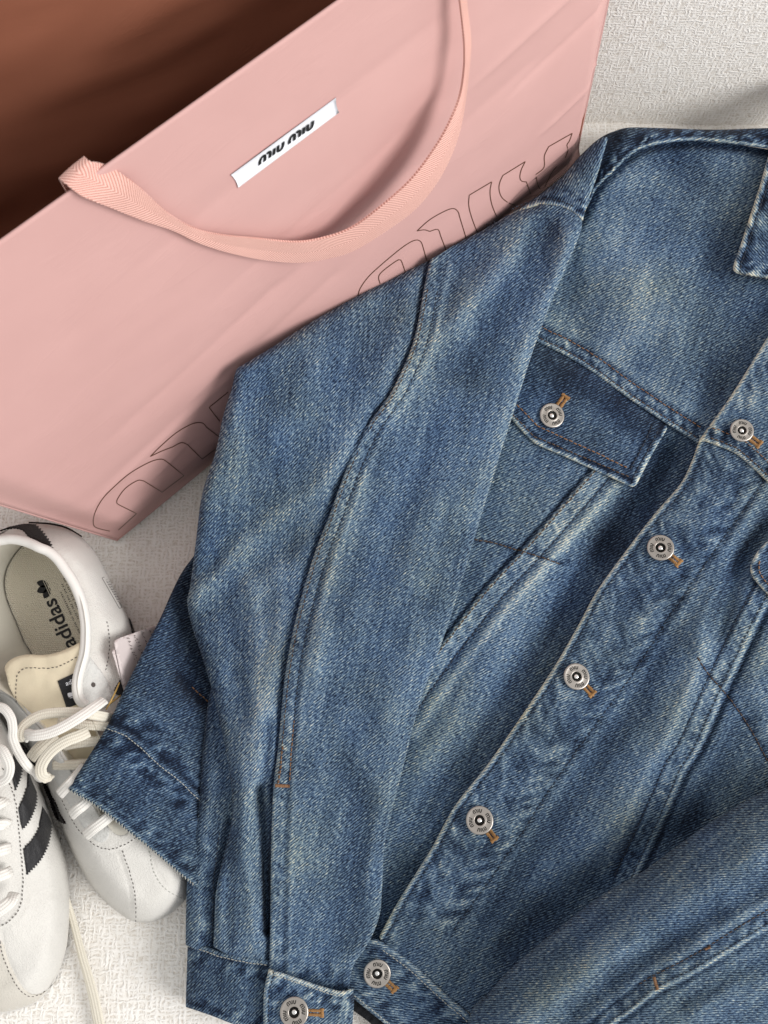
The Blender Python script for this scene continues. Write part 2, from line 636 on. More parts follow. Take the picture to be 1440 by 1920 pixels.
def mat_sofa():
    """chunky basket weave: plump warp and weft nubs with soft gaps, every nub a little different"""
    m = NT("woven_sofa_fabric")
    tc = m.n('ShaderNodeTexCoord').outputs['Object']
    sc = m.mapping(tc, (1000, 1000, 1000))                                  # millimetres
    sep0 = m.n('ShaderNodeSeparateXYZ'); m.l(sc, sep0.inputs[0])
    uv = m.n('ShaderNodeCombineXYZ')
    m.l(sep0.outputs[0], uv.inputs[0]); m.l(m.math('ADD', sep0.outputs[1], sep0.outputs[2]), uv.inputs[1])
    jog = m.n('ShaderNodeTexNoise'); jog.inputs['Scale'].default_value = 0.20; jog.inputs['Detail'].default_value = 3
    m.l(uv.outputs[0], jog.inputs['Vector'])
    add = m.n('ShaderNodeVectorMath', operation='MULTIPLY_ADD')
    m.l(jog.outputs['Color'], add.inputs[0]); add.inputs[1].default_value = (5.0, 5.0, 0); m.l(uv.outputs[0], add.inputs[2])
    w = add.outputs[0]
    sep = m.n('ShaderNodeSeparateXYZ'); m.l(w, sep.inputs[0])
    a = m.math('ABSOLUTE', m.math('SINE', m.math('MULTIPLY', sep.outputs[0], math.pi / 2.7)))
    b = m.math('ABSOLUTE', m.math('SINE', m.math('MULTIPLY', sep.outputs[1], math.pi / 2.2)))
    weft = m.noise(m.mapping(w, (0.15, 0.50, 0.5)), 1.0, 2, 0.55)
    warp = m.noise(m.mapping(w, (0.52, 0.14, 0.5), loc=(40, 3, 3)), 1.0, 2, 0.55)
    fuzz = m.noise(w, 1.3, 3, 0.65)
    ya = m.math('MULTIPLY', m.math('POWER', a, 0.8), m.math('MULTIPLY_ADD', m.math('SUBTRACT', warp, 0.5), 3.0, 0.62))
    yb = m.math('MULTIPLY', m.math('POWER', b, 0.8), m.math('MULTIPLY_ADD', m.math('SUBTRACT', weft, 0.5), 3.0, 0.62))
    h = m.math('MAXIMUM', ya, yb)
    h = m.math('MULTIPLY_ADD', m.math('SUBTRACT', fuzz, 0.5), 0.5, h)
    col = m.ramp(h, [(0.05, (0.62, 0.565, 0.50)), (0.30, (0.78, 0.745, 0.695)), (0.52, (0.85, 0.825, 0.785)), (0.8, (0.90, 0.88, 0.85))])
    big = m.noise(sc, 0.012, 2)
    col = m.mix(m.math('MULTIPLY', big, 0.15), col, (0.82, 0.78, 0.73))
    return m.out(col, 0.95, m.bump(h, 0.0005, 0.8), spec=0.08, sheen=0.1)


def mat_paper(name, c1, c2, rough=0.5, grain=0.00004):
    m = NT(name)
    tc = m.n('ShaderNodeTexCoord').outputs['Object']
    sc = m.mapping(tc, (1000, 1000, 1000))
    n = m.noise(sc, 0.03, 3, 0.5)
    g = m.noise(sc, 1.6, 2, 0.6)
    cr = m.noise(m.mapping(sc, (0.010, 0.010, 0.034)), 1.0, 3, 0.55, 0.8)
    turned = m.mapping(sc, rot=(0, 0, math.radians(-40)))
    rn = m.noise(m.mapping(turned, (0.010, 0.05, 0.045)), 1.0, 4, 0.6, 0.4)
    hair = m.math('POWER', m.math('SUBTRACT', 1.0, m.math('ABSOLUTE', m.math('MULTIPLY_ADD', rn, 2.0, -1.0))), 14.0)   # fine pressed wrinkles
    patch_ = m.math('GREATER_THAN', m.noise(sc, 0.014, 1), 0.52)
    nrm = m.bump(g, grain, 0.7, m.bump(m.math('MULTIPLY', hair, patch_), 0.0002, 0.3, m.bump(cr, 0.0007, 0.4)))
    return m.out(m.mix(n, c1, c2), rough, nrm, spec=0.35)


def mat_plain(name, c, rough=0.6, metallic=0.0, spec=0.3, var=0.12, scale=0.5, bump=0.0):
    m = NT(name)
    tc = m.n('ShaderNodeTexCoord').outputs['Object']
    sc = m.mapping(tc, (1000, 1000, 1000))
    n = m.noise(sc, scale, 3, 0.6)
    c2 = tuple(q * (1 - var) for q in c)
    nrm = m.bump(n, bump, 0.8) if bump else None
    return m.out(m.mix(n, c, c2), rough, nrm, metallic, spec)


def mat_leather(name, c1, c2, rough=0.7, grain=0.00025, gs=0.9):
    m = NT(name)
    tc = m.n('ShaderNodeTexCoord').outputs['Object']
    sc = m.mapping(tc, (1000, 1000, 1000))
    v = m.n('ShaderNodeTexVoronoi'); v.inputs['Scale'].default_value = gs; m.l(sc, v.inputs['Vector'])
    f = m.noise(sc, 1.8, 3, 0.65)
    b = m.noise(sc, 0.05, 3, 0.5)
    h = m.math('ADD', m.math('MULTIPLY', v.outputs['Distance'], 0.5), f)
    col = m.mix(m.math('MULTIPLY_ADD', f, 0.6, m.math('MULTIPLY', b, 0.5)), c1, c2)
    return m.out(col, rough, m.bump(h, grain, 0.8), spec=0.25 if rough < 0.8 else 0.04, sheen=0.1)


def mat_tape():
    """cotton herringbone tape: fab.x along (mm), fab.y across (mm)"""
    m = NT("herringbone_cotton_tape")
    fab = m.attr("fab")
    sep = m.n('ShaderNodeSeparateXYZ'); m.l(fab, sep.inputs[0])
    fold = m.math('ABSOLUTE', sep.outputs[1])
    ph = m.math('MULTIPLY', m.math('ADD', sep.outputs[0], m.math('MULTIPLY', fold, 1.2)), 2 * math.pi / 1.6)
    s = m.math('SINE', ph)
    f = m.noise(fab, 1.6, 2, 0.6)
    v = m.math('ADD', m.math('MULTIPLY_ADD', s, 0.5, 0.5), m.math('MULTIPLY', m.math('SUBTRACT', f, 0.5), 0.5))
    col = m.mix(v, (0.50, 0.235, 0.195), (0.83, 0.52, 0.455))
    return m.out(col, 0.9, m.bump(v, 0.00016, 1.0), spec=0.1, sheen=0.2)


def mat_lace(name, c1, c2):
    m = NT(name)
    fab = m.attr("fab")
    sep = m.n('ShaderNodeSeparateXYZ'); m.l(fab, sep.inputs[0])
    s = m.math('SINE', m.math('MULTIPLY', sep.outputs[1], 2 * math.pi / 1.5))
    k = m.math('SINE', m.math('MULTIPLY', sep.outputs[0], 2 * math.pi / 0.9))
    f = m.noise(fab, 1.4, 2)
    h = m.math('ADD', m.math('MULTIPLY', s, 0.5), m.math('MULTIPLY', k, 0.3))
    col = m.mix(m.math('MULTIPLY_ADD', s, 0.25, f), c1, c2)
    return m.out(col, 0.85, m.bump(h, 0.00025, 0.7), spec=0.15, sheen=0.2)


def mat_insole():
    m = NT("dimpled_insole_foam")
    fab = m.attr("fab")
    sep = m.n('ShaderNodeSeparateXYZ'); m.l(fab, sep.inputs[0])
    rows = m.math('SINE', m.math('MULTIPLY', sep.outputs[1], 2 * math.pi / 1.5))
    shift = m.math('MULTIPLY', m.math('SIGN', rows), 0.6)
    cols = m.math('SINE', m.math('MULTIPLY', m.math('ADD', sep.outputs[0], shift), 2 * math.pi / 2.4))
    h = m.math('MULTIPLY', m.math('ABSOLUTE', rows), m.math('MULTIPLY_ADD', cols, 0.5, 0.5))
    col = m.mix(h, (0.64, 0.59, 0.48), (0.76, 0.71, 0.60))
    return m.out(col, 0.8, m.bump(h, 0.0007, 0.8), spec=0.2)


M = {}
M['denim'] = mat_denim()
M['sofa'] = mat_sofa()
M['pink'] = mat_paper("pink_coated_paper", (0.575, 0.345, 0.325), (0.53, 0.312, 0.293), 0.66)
M['inside'] = mat_paper("brown_bag_inside", (0.31, 0.115, 0.068), (0.25, 0.092, 0.053), 0.6)  # brown tone of the bag's inner faces, darker than the pink outside
M['tape'] = mat_tape()
M['foil'] = mat_plain("bronze_foil_outline", (0.17, 0.075, 0.045), 0.4, 0.35, 0.5)
M['white_paper'] = mat_plain("white_label_paper", (0.80, 0.81, 0.86), 0.6, var=0.04)
M['black_ink'] = mat_plain("black_print_ink", (0.012, 0.012, 0.013), 0.6)
M['grey_ink'] = mat_plain("grey_print_ink", (0.10, 0.085, 0.08), 0.7)
M['th_tan'] = mat_thread("tan_buttonhole_thread", (0.20, 0.10, 0.04), (0.44, 0.25, 0.10))
M['th_rust'] = mat_thread("rust_topstitch_thread", (0.15, 0.078, 0.040), (0.27, 0.150, 0.080))
M['th_brown'] = mat_thread("dark_brown_thread", (0.028, 0.022, 0.022), (0.13, 0.085, 0.055))
M['th_navy'] = mat_thread("navy_thread", (0.012, 0.016, 0.028), (0.045, 0.055, 0.075))
M['th_pale'] = mat_thread("pale_worn_thread", (0.30, 0.31, 0.29), (0.52, 0.52, 0.47))
M['nickel'] = mat_plain("brushed_nickel", (0.47, 0.435, 0.40), 0.36, 0.9, 0.5, var=0.25, scale=2.0, bump=0.00003)
M['dark_metal'] = mat_plain("dark_oxidised_metal", (0.010, 0.009, 0.008), 0.5, 0.0, 0.3)
M['steel'] = mat_plain("polished_steel_stud", (0.85, 0.84, 0.82), 0.16, 1.0, 0.5, var=0.05)
M['suede'] = mat_leather("cool_white_nubuck", (0.76, 0.745, 0.715), (0.60, 0.585, 0.55), 1.0, 0.0005, 1.1)
M['cream_suede'] = mat_leather("warm_white_nubuck", (0.68, 0.65, 0.59), (0.56, 0.53, 0.475), 1.0, 0.0005, 1.1)
M['tumbled'] = mat_leather("tumbled_white_leather", (0.72, 0.72, 0.70), (0.50, 0.50, 0.485), 0.6, 0.0005, 0.55)
M['rim'] = mat_leather("smooth_white_collar_leather", (0.80, 0.785, 0.755), (0.73, 0.715, 0.68), 0.5, 0.00006, 0.5)
M['lining'] = mat_leather("cream_leather_lining", (0.70, 0.675, 0.60), (0.60, 0.575, 0.50), 0.55, 0.0001, 0.5)
M['tongue'] = mat_leather("cream_tongue_leather", (0.71, 0.63, 0.47), (0.64, 0.56, 0.41), 0.5, 0.0001, 0.6)
M['black_leather'] = mat_leather("black_glossy_leather", (0.012, 0.012, 0.014), (0.02, 0.02, 0.022), 0.38, 0.0003, 0.5)
M['brown_suede'] = mat_leather("dark_brown_hairy_suede", (0.008, 0.005, 0.005), (0.016, 0.009, 0.008), 0.9, 0.0005, 0.8)
M['lace'] = mat_lace("ivory_cotton_lace", (0.64, 0.595, 0.50), (0.74, 0.70, 0.61))
M['white_lace'] = mat_lace("white_cotton_lace", (0.72, 0.70, 0.66), (0.80, 0.78, 0.74))
M['sole'] = mat_plain("off_white_rubber_sole", (0.60, 0.56, 0.48), 0.6, bump=0.0001)
M['insole'] = mat_insole()
M['gold'] = mat_plain("gold_elastic_cord", (0.50, 0.33, 0.11), 0.45, 0.3)
M['white_paper2'] = mat_plain("rose_white_card", (0.64, 0.57, 0.56), 0.6, var=0.05)
M['tag_ink'] = mat_plain("faded_print_ink", (0.16, 0.13, 0.125), 0.7)
M['fray'] = mat_plain("black_serged_facing", (0.012, 0.013, 0.016), 0.95, bump=0.0004, scale=1.2)

# ------------------------------------------------------------------ sofa
sofa = tag(empty("sofa", (0, 0, -0.35)), "cream woven fabric sofa seat and backrest under the jacket and shoes", "sofa")
seat_edge_y = float(P(1095, 224, 0)[0][1])


def local(V, o):
    return np.asarray(V, float) - np.asarray(o.location)


def grid_faces(nu, nv):
    return [(i * nv + j, (i + 1) * nv + j, (i + 1) * nv + j + 1, i * nv + j + 1) for i in range(nu - 1) for j in range(nv - 1)]


# the seat dips gently in front of the back cushion
xs = np.linspace(-1.0, 1.0, 161); ys = np.linspace(-0.75, seat_edge_y + 0.10, 121)
X, Y = np.meshgrid(xs, ys, indexing='ij')
Z = 0.0015 * fbm(X * 6, Y * 6, 4.0, 2) - 0.003 - 0.10 * np.clip((Y - seat_edge_y + 0.012) / 0.11, 0, 1) ** 1.6
front = np.clip((-0.62 - Y) / 0.13, 0, 1)
Z = Z - 0.13 * (1 - np.sqrt(np.maximum(1 - front ** 2, 0)))
V = np.stack([X.ravel(), Y.ravel(), Z.ravel()], 1)
mesh("seat_cushion", local(V, sofa), grid_faces(161, 121), M['sofa'], sofa)
# back cushion: a rounded slab leaning away, its lower roll meeting the seat
us = np.linspace(-1.0, 1.0, 121)
slope = -0.035
prof = []
for t in np.linspace(0, 1, 70):
    if t < 0.16:
        a = (t / 0.16) * math.pi * 0.5
        prof.append((0.055 - 0.055 * math.sin(a) , -0.075 + 0.075 * (1 - math.cos(a))))
    elif t < 0.84:
        k = (t - 0.16) / 0.68
        prof.append((0.05 * k + 0.02 * math.sin(math.pi * k) * -1 + 0.0, k * 0.42))
    else:
        a = (t - 0.84) / 0.16 * math.pi
        prof.append((0.05 + 0.07 - 0.07 * math.cos(a), 0.42 + 0.05 * math.sin(a)))
V = []
for u in us:
    for (dy, z) in prof:
        V.append((u, seat_edge_y + 0.004 + dy + slope * (u - 0.13) + 0.004 * float(perlin(u * 5, z * 6, 2.0)), z))
mesh("back_cushion", local(V, sofa), [f[::-1] for f in grid_faces(121, 70)], M['sofa'], sofa)

# ------------------------------------------------------------------ shopping bag
BAG_H = 264.0
BL, BR = P(222, 1013, 0)[0], P(1077, 310, 0)[0]
TL, TR = P(-498, 794, BAG_H)[0], P(1231, -433, BAG_H)[0]
bag = empty("shopping_bag", tuple((BL + BR) / 2))
tag(bag, "pink paper shopping bag with herringbone tape handle standing open behind the jacket", "shopping bag")
along = (BR - BL) / np.linalg.norm(BR - BL)
nfront = np.cross(along, [0, 0, 1]); nfront /= np.linalg.norm(nfront)
if nfront[1] > 0: nfront = -nfront


def front_pt(u, s):
    u = np.asarray(u, float)[..., None]; s = np.asarray(s, float)[..., None]
    p = (BL * (1 - u) + BR * u) * (1 - s) + (TL * (1 - u) + TR * u) * s
    uu, ss = u[..., 0], s[..., 0]
    e = sst(0, 0.05, uu) * sst(0, 0.04, 1 - uu)
    b = 9.0 * sst(-0.01, 0.17, ss) * (1 - 0.75 * sst(0.2, 1.0, ss)) * e
    fade = sst(0.0, 0.12, 1 - ss)
    b = b + e * fade * (0.55 * perlin(uu * 2 + ss * 1.5, ss * 6, 5.0) + 0.22 * perlin(uu * 4 + 3, ss * 17 + uu * 2, 8.0))
    # a few pressed creases
    for (u0, s0, u1, s1, w, h) in ((0.72, 0.62, 1.0, 0.70, 0.012, 1.2), (0.78, 0.52, 1.0, 0.585, 0.009, -0.9), (0.86, 0.33, 1.0, 0.37, 0.008, 1.1),
                                   (0.0, 0.27, 0.30, 0.34, 0.010, 0.6), (0.80, 0.14, 1.0, 0.155, 0.02, -2.5), (0.86, 0.055, 1.02, 0.05, 0.018, 3.0),
                                   (0.02, 0.30, 0.50, 0.40, 0.030, -1.3), (0.30, 0.47, 0.85, 0.57, 0.035, -1.3), (0.25, 0.78, 0.75, 0.84, 0.03, -0.9), (0.12, 0.20, 0.20, 0.235, 0.006, 0.5), (0.10, 0.43, 0.42, 0.50, 0.016, -0.7), (0.30, 0.58, 0.70, 0.66, 0.02, -0.6)):
        dx, dy = u1 - u0, s1 - s0
        t = np.clip(((uu - u0) * dx + (ss - s0) * dy) / (dx * dx + dy * dy), 0, 1)
        d = np.hypot(uu - u0 - t * dx, ss - s0 - t * dy)
        b = b + 1.3 * h * np.exp(-np.sqrt((d / w) ** 2 + 0.03)) * sst(0, 0.3, t)
    return p + nfront * (b * 0.001)[..., None]


NU, NS = 200, 150
uu, ss = np.meshgrid(np.linspace(0, 1, NU), np.linspace(0, 1, NS), indexing='ij')
FP = front_pt(uu, ss).reshape(-1, 3)
FQ = FP - nfront * 0.0009
ff = grid_faces(NU, NS)


def slab(name, A, B, nu, nv, parent, outer, inner, flip=False):
    """paper panel with its own thickness: A outside, B inside"""
    n = len(A)
    fo = grid_faces(nu, nv)
    f1 = [q[::-1] for q in fo] if flip else fo
    f2 = [tuple(k + n for k in q[::-1]) for q in f1]
    rim = [i * nv + nv - 1 for i in range(nu)]
    fr = [(rim[i], rim[i + 1], rim[i + 1] + n, rim[i] + n) for i in range(nu - 1)]
    for row in ([j for j in range(nv)], [(nu - 1) * nv + j for j in range(nv)]):
        fr += [(row[i], row[i + 1], row[i + 1] + n, row[i] + n) for i in range(nv - 1)]
    fm = [0] * len(f1) + [1] * len(f2) + [0] * len(fr)
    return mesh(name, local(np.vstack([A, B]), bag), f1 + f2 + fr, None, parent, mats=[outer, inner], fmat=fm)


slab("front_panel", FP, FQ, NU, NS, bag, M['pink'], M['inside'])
bvh = BVHTree.FromPolygons([Vector(p) for p in FP], ff)
pl_n = np.cross(TL - BL, BR - BL); pl_n /= np.linalg.norm(pl_n)


def bag_hit(x, y):
    d = ray(x, y)
    h = bvh.ray_cast(Vector(CAM), Vector(d))
    if h[0] is not None:
        return np.array(h[0])
    return CAM + d * (np.dot(BL - CAM, pl_n) / np.dot(d, pl_n))


def bag_pt(x, y, stand):
    """point on the photo ray, stand mm in front of the front panel"""
    d = ray(x, y)
    return bag_hit(x, y) - d * (stand * 0.001 / max(0.15, abs(float(np.dot(d, nfront)))))


# back panel: pressed towards the front one at the sofa end; gussets folded inwards
BKL, BKR = BL - nfront * 0.125, BR - nfront * 0.012 - along * 0.02
TKL, TKR = TL - nfront * 0.150 + along * 0.01, TR - nfront * 0.016 - along * 0.02
u2, s2 = np.meshgrid(np.linspace(0, 1, 60), np.linspace(0, 1, 50), indexing='ij')
bp = (BKL * (1 - u2[..., None]) + BKR * u2[..., None]) * (1 - s2[..., None]) + (TKL * (1 - u2[..., None]) + TKR * u2[..., None]) * s2[..., None]
bp = (bp + nfront * (0.0035 * perlin(u2 * 3 + s2 * 2, s2 * 9 - u2 * 4, 21.0) + 0.0030 * np.abs(perlin(u2 * 5 + s2 * 3, s2 * 10 - u2 * 6, 4.0)))[..., None]).reshape(-1, 3)
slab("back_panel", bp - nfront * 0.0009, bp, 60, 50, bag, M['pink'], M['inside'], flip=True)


def gusset(name, a0, b0, a1, b1, inward, depth):
    u, s = np.meshgrid(np.linspace(0, 1, 21), np.linspace(0, 1, 40), indexing='ij')
    p = (a0 * (1 - u[..., None]) + b0 * u[..., None]) * (1 - s[..., None]) + (a1 * (1 - u[..., None]) + b1 * u[..., None]) * s[..., None]
    p = p + inward * ((1 - np.abs(2 * u - 1)) * depth * s)[..., None]
    p = p.reshape(-1, 3)
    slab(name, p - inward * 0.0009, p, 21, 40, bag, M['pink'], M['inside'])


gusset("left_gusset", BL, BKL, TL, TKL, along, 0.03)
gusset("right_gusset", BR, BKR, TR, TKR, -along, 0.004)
u2, s2 = np.meshgrid(np.linspace(0, 1, 12), np.linspace(0, 1, 6), indexing='ij')
bt = ((BL * (1 - u2[..., None]) + BR * u2[..., None]) * (1 - s2[..., None]) + (BKL * (1 - u2[..., None]) + BKR * u2[..., None]) * s2[..., None]).reshape(-1, 3)
bt[:, 2] += 0.002
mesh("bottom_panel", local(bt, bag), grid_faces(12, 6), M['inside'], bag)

# --- white woven label with its lettering
lc = [(433, 328), (447, 352), (636, 211), (630, 183)]                       # tl bl br tr


def label_place(u, v, lift):
    x = (lc[0][0] * (1 - u) + lc[3][0] * u) * (1 - v) + (lc[1][0] * (1 - u) + lc[2][0] * u) * v
    y = (lc[0][1] * (1 - u) + lc[3][1] * u) * (1 - v) + (lc[1][1] * (1 - u) + lc[2][1] * u) * v
    return bag_pt(x, y, lift)


V = []; F = []
for lift in (0.55, 0.15):
    for i in range(25):
        for j in range(5):
            u = i / 24; v = j / 4
            uu_ = u + 0.010 * math.sin(v * math.pi) * (1 if u < .5 else -1) * (abs(u - .5) > .45)
            V.append(label_place(uu_, v, lift + 0.3 * (v - .5) ** 2 + 0.15 * math.sin(u * 5)) - np.array(bag.location))
q = grid_faces(25, 5)
F = q + [tuple(k + 125 for k in f[::-1]) for f in q]
ring = [i * 5 for i in range(25)] + [24 * 5 + j for j in range(1, 5)] + [i * 5 + 4 for i in range(23, -1, -1)] + [j for j in range(3, 0, -1)]
F += [(ring[i], ring[(i + 1) % len(ring)], ring[(i + 1) % len(ring)] + 125, ring[i] + 125) for i in range(len(ring))]
lab = mesh("brand_strip", V, F, M['white_paper'], bag)


def glyph_miu(dx=0.0):
    arch = lambda x0, x1, h=1.0, left=True: spline([(x0, 0), (x0 - .02, .5), (x0 + .1, .86), ((x0 + x1) / 2 + .02, .99), (x1 - .06, .88), (x1, .55), (x1, 0)] if left
                                                 else [(x0, .93), ((x0 + x1) / 2, 1.0), (x1 - .06, .88), (x1, .55), (x1, 0)], 4)
    g = [arch(0.0, 0.52), arch(0.68, 1.08, left=False), np.array([(1.50, 0), (1.50, .98)]),
         spline([(1.92, .98), (1.92, .45), (1.98, .12), (2.18, .0), (2.36, .10), (2.46, .45), (2.46, .98)], 4)]
    return [s + np.array([dx, 0]) for s in g]


base0, base1 = np.array([487.5, 309.0]), np.array([586.0, 239.5])
bdir = (base1 - base0) / 5.66
gup = np.array([1.0, -12.5])


def lab_letter(u, v):
    p = base0 + bdir * u + gup * v
    return bag_pt(p[0], p[1], 1.0) - np.array(bag.location)


stroke_mesh("lettering", glyph_miu(0) + glyph_miu(3.2), lab_letter, 0.31, M['black_ink'], lab)

# --- large outlined lettering near the foot of the front panel
LETTERS = []


def outl(pts, smooth=True):
    LETTERS[-1].append(spline(pts, 8) if smooth else resample(np.asarray(pts, float), 6))


def letter():
    LETTERS.append([])


# right-hand word
letter(); outl([(671, 556), (676, 540), (692, 518), (718, 494), (748, 469), (768, 455), (781, 450), (789, 453), (793, 462), (800, 488)])
letter(); outl([(713, 532), (710, 520), (716, 510), (735, 495), (748, 487), (753, 490), (760, 510)])
letter(); outl([(782, 433), (806, 412), (834, 396), (850, 391), (859, 397), (863, 410), (874, 446)])
outl([(782, 433), (796, 431), (806, 434)]); outl([(806, 434), (818, 430), (823, 432), (827, 444), (837, 470)])
letter(); outl([(880, 366), (922, 341)], False); outl([(880, 366), (879, 384), (884, 406), (895, 436)]); outl([(922, 341), (919, 360), (922, 382), (931, 406)])
letter(); outl([(943, 329), (985, 303)], False)
outl([(943, 329), (937, 343), (936, 356), (941, 370), (953, 380), (966, 385)])
outl([(985, 303), (977, 320), (975, 334), (979, 340), (987, 341)]); outl([(987, 341), (995, 364)], False)
letter(); outl([(1029, 275), (1073, 250)], False); outl([(1073, 250), (1068, 264), (1063, 272), (1065, 282), (1060, 296)])
outl([(1029, 275), (1021, 292), (1021, 310), (1017, 318), (1005, 327)]); outl([(1005, 327), (1008, 345), (1013, 355)])
letter(); outl([(1022, 350), (1034, 325), (1044, 312)])
# left-hand word
letter(); outl([(206, 996), (182, 990), (175, 982), (178, 962), (192, 936), (215, 912), (246, 886), (282, 866), (303, 861), (313, 866)])
outl([(313, 866), (345, 892)], False); outl([(345, 892), (304, 923)], False); outl([(304, 923), (270, 902)], False)
outl([(270, 902), (258, 901), (236, 915), (222, 933), (219, 943), (226, 948)]); outl([(226, 948), (256, 963)], False)
outl([(256, 963), (222, 994)], False)
letter(); outl([(282, 856), (300, 838), (330, 812), (360, 795), (379, 793), (388, 802)]); outl([(282, 856), (303, 846), (324, 838)])
outl([(324, 838), (340, 830), (352, 834)]); outl([(352, 834), (379, 861)], False); outl([(379, 861), (404, 842)], False)
outl([(388, 802), (412, 820)], False)
letter(); outl([(392, 764), (428, 735)], False); outl([(392, 764), (412, 790)], False)
def letter_mesh(strokes):
  V = []; F = []
  for p in strokes:
    p = resample(p, 4)
    t = np.gradient(p, axis=0); t /= np.maximum(1e-9, np.linalg.norm(t, axis=1))[:, None]
    nn = np.stack([-t[:, 1], t[:, 0]], 1)
    i0 = len(V)
    for a, b in zip(p, nn):
        for k in (1, -1):
            V.append(bag_pt(*(a + b * k * 0.8), 0.15) - np.array(bag.location))
    F += [(i0 + 2 * i, i0 + 2 * i + 1, i0 + 2 * i + 3, i0 + 2 * i + 2) for i in range(len(p) - 1)]
  mesh("letter_outline", V, F, M['foil'], bag, smooth=False)


for g_ in LETTERS:
    letter_mesh(g_)

# --- tape handle looping over the front panel
eo = [(122, 344), (156, 369), (206, 388), (269, 413), (325, 432), (375, 456), (437, 475), (500, 487), (562, 491), (612, 484), (662, 469), (725, 431), (781, 388), (825, 331), (856, 262), (872, 187), (881, 94), (876, 25), (866, -40), (850, -110)]
ei = [(169, 303), (200, 310), (244, 337), (281, 369), (325, 406), (375, 431), (425, 441), (487, 447), (550, 453), (600, 447), (656, 428), (712, 388), (769, 337), (812, 281), (844, 225), (864, 169), (871, 94), (865, 25), (855, -40), (838, -110)]
so = [4, 3, 3, 3, 3, 3, 3.5, 4, 6, 8, 11, 14, 16, 16, 14, 11, 9, 7, 6, 6]
si = list(so)
A = np.array([bag_pt(x, y, s) for (x, y), s in zip(eo, so)])
B = np.array([bag_pt(x, y, s) for (x, y), s in zip(ei, si)])
back = -nfront
pre = lambda p, dz, db: p + back * db + np.array([0, 0, dz])
A = np.vstack([pre(A[0], -0.035, 0.006), pre(A[0], -0.006, 0.0055), A]); B = np.vstack([pre(B[0], -0.035, 0.006), pre(B[0], -0.006, 0.0055), B])
A, B = spline(A, 30), spline(B, 30)
LA = np.r_[0, np.cumsum(np.linalg.norm(np.diff((A + B) / 2, axis=0), axis=1))] * 1000
tt = np.arange(0, LA[-1], 0.5)
A = np.stack([np.interp(tt, LA, A[:, k]) for k in range(3)], 1); B = np.stack([np.interp(tt, LA, B[:, k]) for k in range(3)], 1)
C = (A + B) / 2; sd = B - A; wd = np.linalg.norm(sd, axis=1); sd = sd / wd[:, None]
T = np.gradient(C, axis=0); T /= np.linalg.norm(T, axis=1)[:, None]
nm = np.cross(T, sd); nm /= np.linalg.norm(nm, axis=1)[:, None]
hw = np.maximum(wd, 0.0045) / 2 + 0.00022 * np.sin(tt * 2 * math.pi / 1.5)          # scalloped selvedge
KW = 9
V = []; F = []; fab = []
for layer in (1, -1):
    for i in range(len(C)):
        for k in range(KW):
            u = 2 * k / (KW - 1) - 1
            V.append(C[i] + sd[i] * u * hw[i] + nm[i] * layer * (0.0006 + 0.00025 * (1 - u * u)) - np.array(bag.location))
            fab.append((tt[i], u * hw[i] * 1000, layer))
nl = len(C) * KW
q = grid_faces(len(C), KW)
F = q + [tuple(a + nl for a in f[::-1]) for f in q]
for k in (0, KW - 1):                                                                # side walls with vertices of their own
    b0 = len(V)
    for i in range(len(C)):
        for layer in (0, 1):
            V.append(V[layer * nl + i * KW + k]); fab.append((tt[i], 4.0, 0))
    F += [(b0 + 2 * i, b0 + 2 * i + 1, b0 + 2 * i + 3, b0 + 2 * i + 2) for i in range(len(C) - 1)]
mesh("tape_handle", V, F, M['tape'], bag, attrs={"fab": fab})

# ------------------------------------------------------------------ denim jacket
jacket = empty("denim_jacket", tuple(P(1000, 1100, 0)[0]))
tag(jacket, "washed blue denim jacket with embossed silver buttons lying across the sofa", "jacket")
JL = np.array(jacket.location)


def jpart(o, parent=None):
    """cloth was built in world space; make it a child without moving it"""
    if o is None: return None
    me = o.data
    co = np.empty(len(me.vertices) * 3, np.float32); me.vertices.foreach_get("co", co)
    base = JL
    co = (co.reshape(-1, 3) - base).astype(np.float32)
    me.vertices.foreach_set("co", co.ravel()); me.update()
    o.parent = parent or jacket
    return o


DEN = M['denim']
cr = lambda *p: spline(p, 6)

placket_edge = cr((1520, 505), (1440, 631), (1373, 738), (1329, 800), (1311, 827), (1298, 862), (1276, 907), (1227, 964), (1178, 1027), (1120, 1107), (1084, 1173), (1040, 1249), (987, 1329), (916, 1431), (853, 1511), (807, 1594), (748, 1688), (711, 1756))
placket_low = placket_edge[24:]
zbody = tps([(1100, 420, 30), (1300, 300, 34), (1440, 300, 36), (1200, 550, 27), (1400, 600, 25), (1050, 700, 24), (1250, 880, 19), (1000, 950, 25), (900, 1200, 25), (1100, 1050, 21),
             (800, 1500, 23), (740, 1700, 17), (1440, 700, 29), (1300, 1000, 29), (1440, 1100, 30), (1150, 1300, 28), (1300, 1400, 31), (1000, 1600, 26), (900, 1750, 23), (720, 1810, 17),
             (800, 1900, 12), (1200, 1600, 26), (1440, 1450, 29), (1580, 900, 26), (1580, 1400, 26), (1560, 300, 34)])

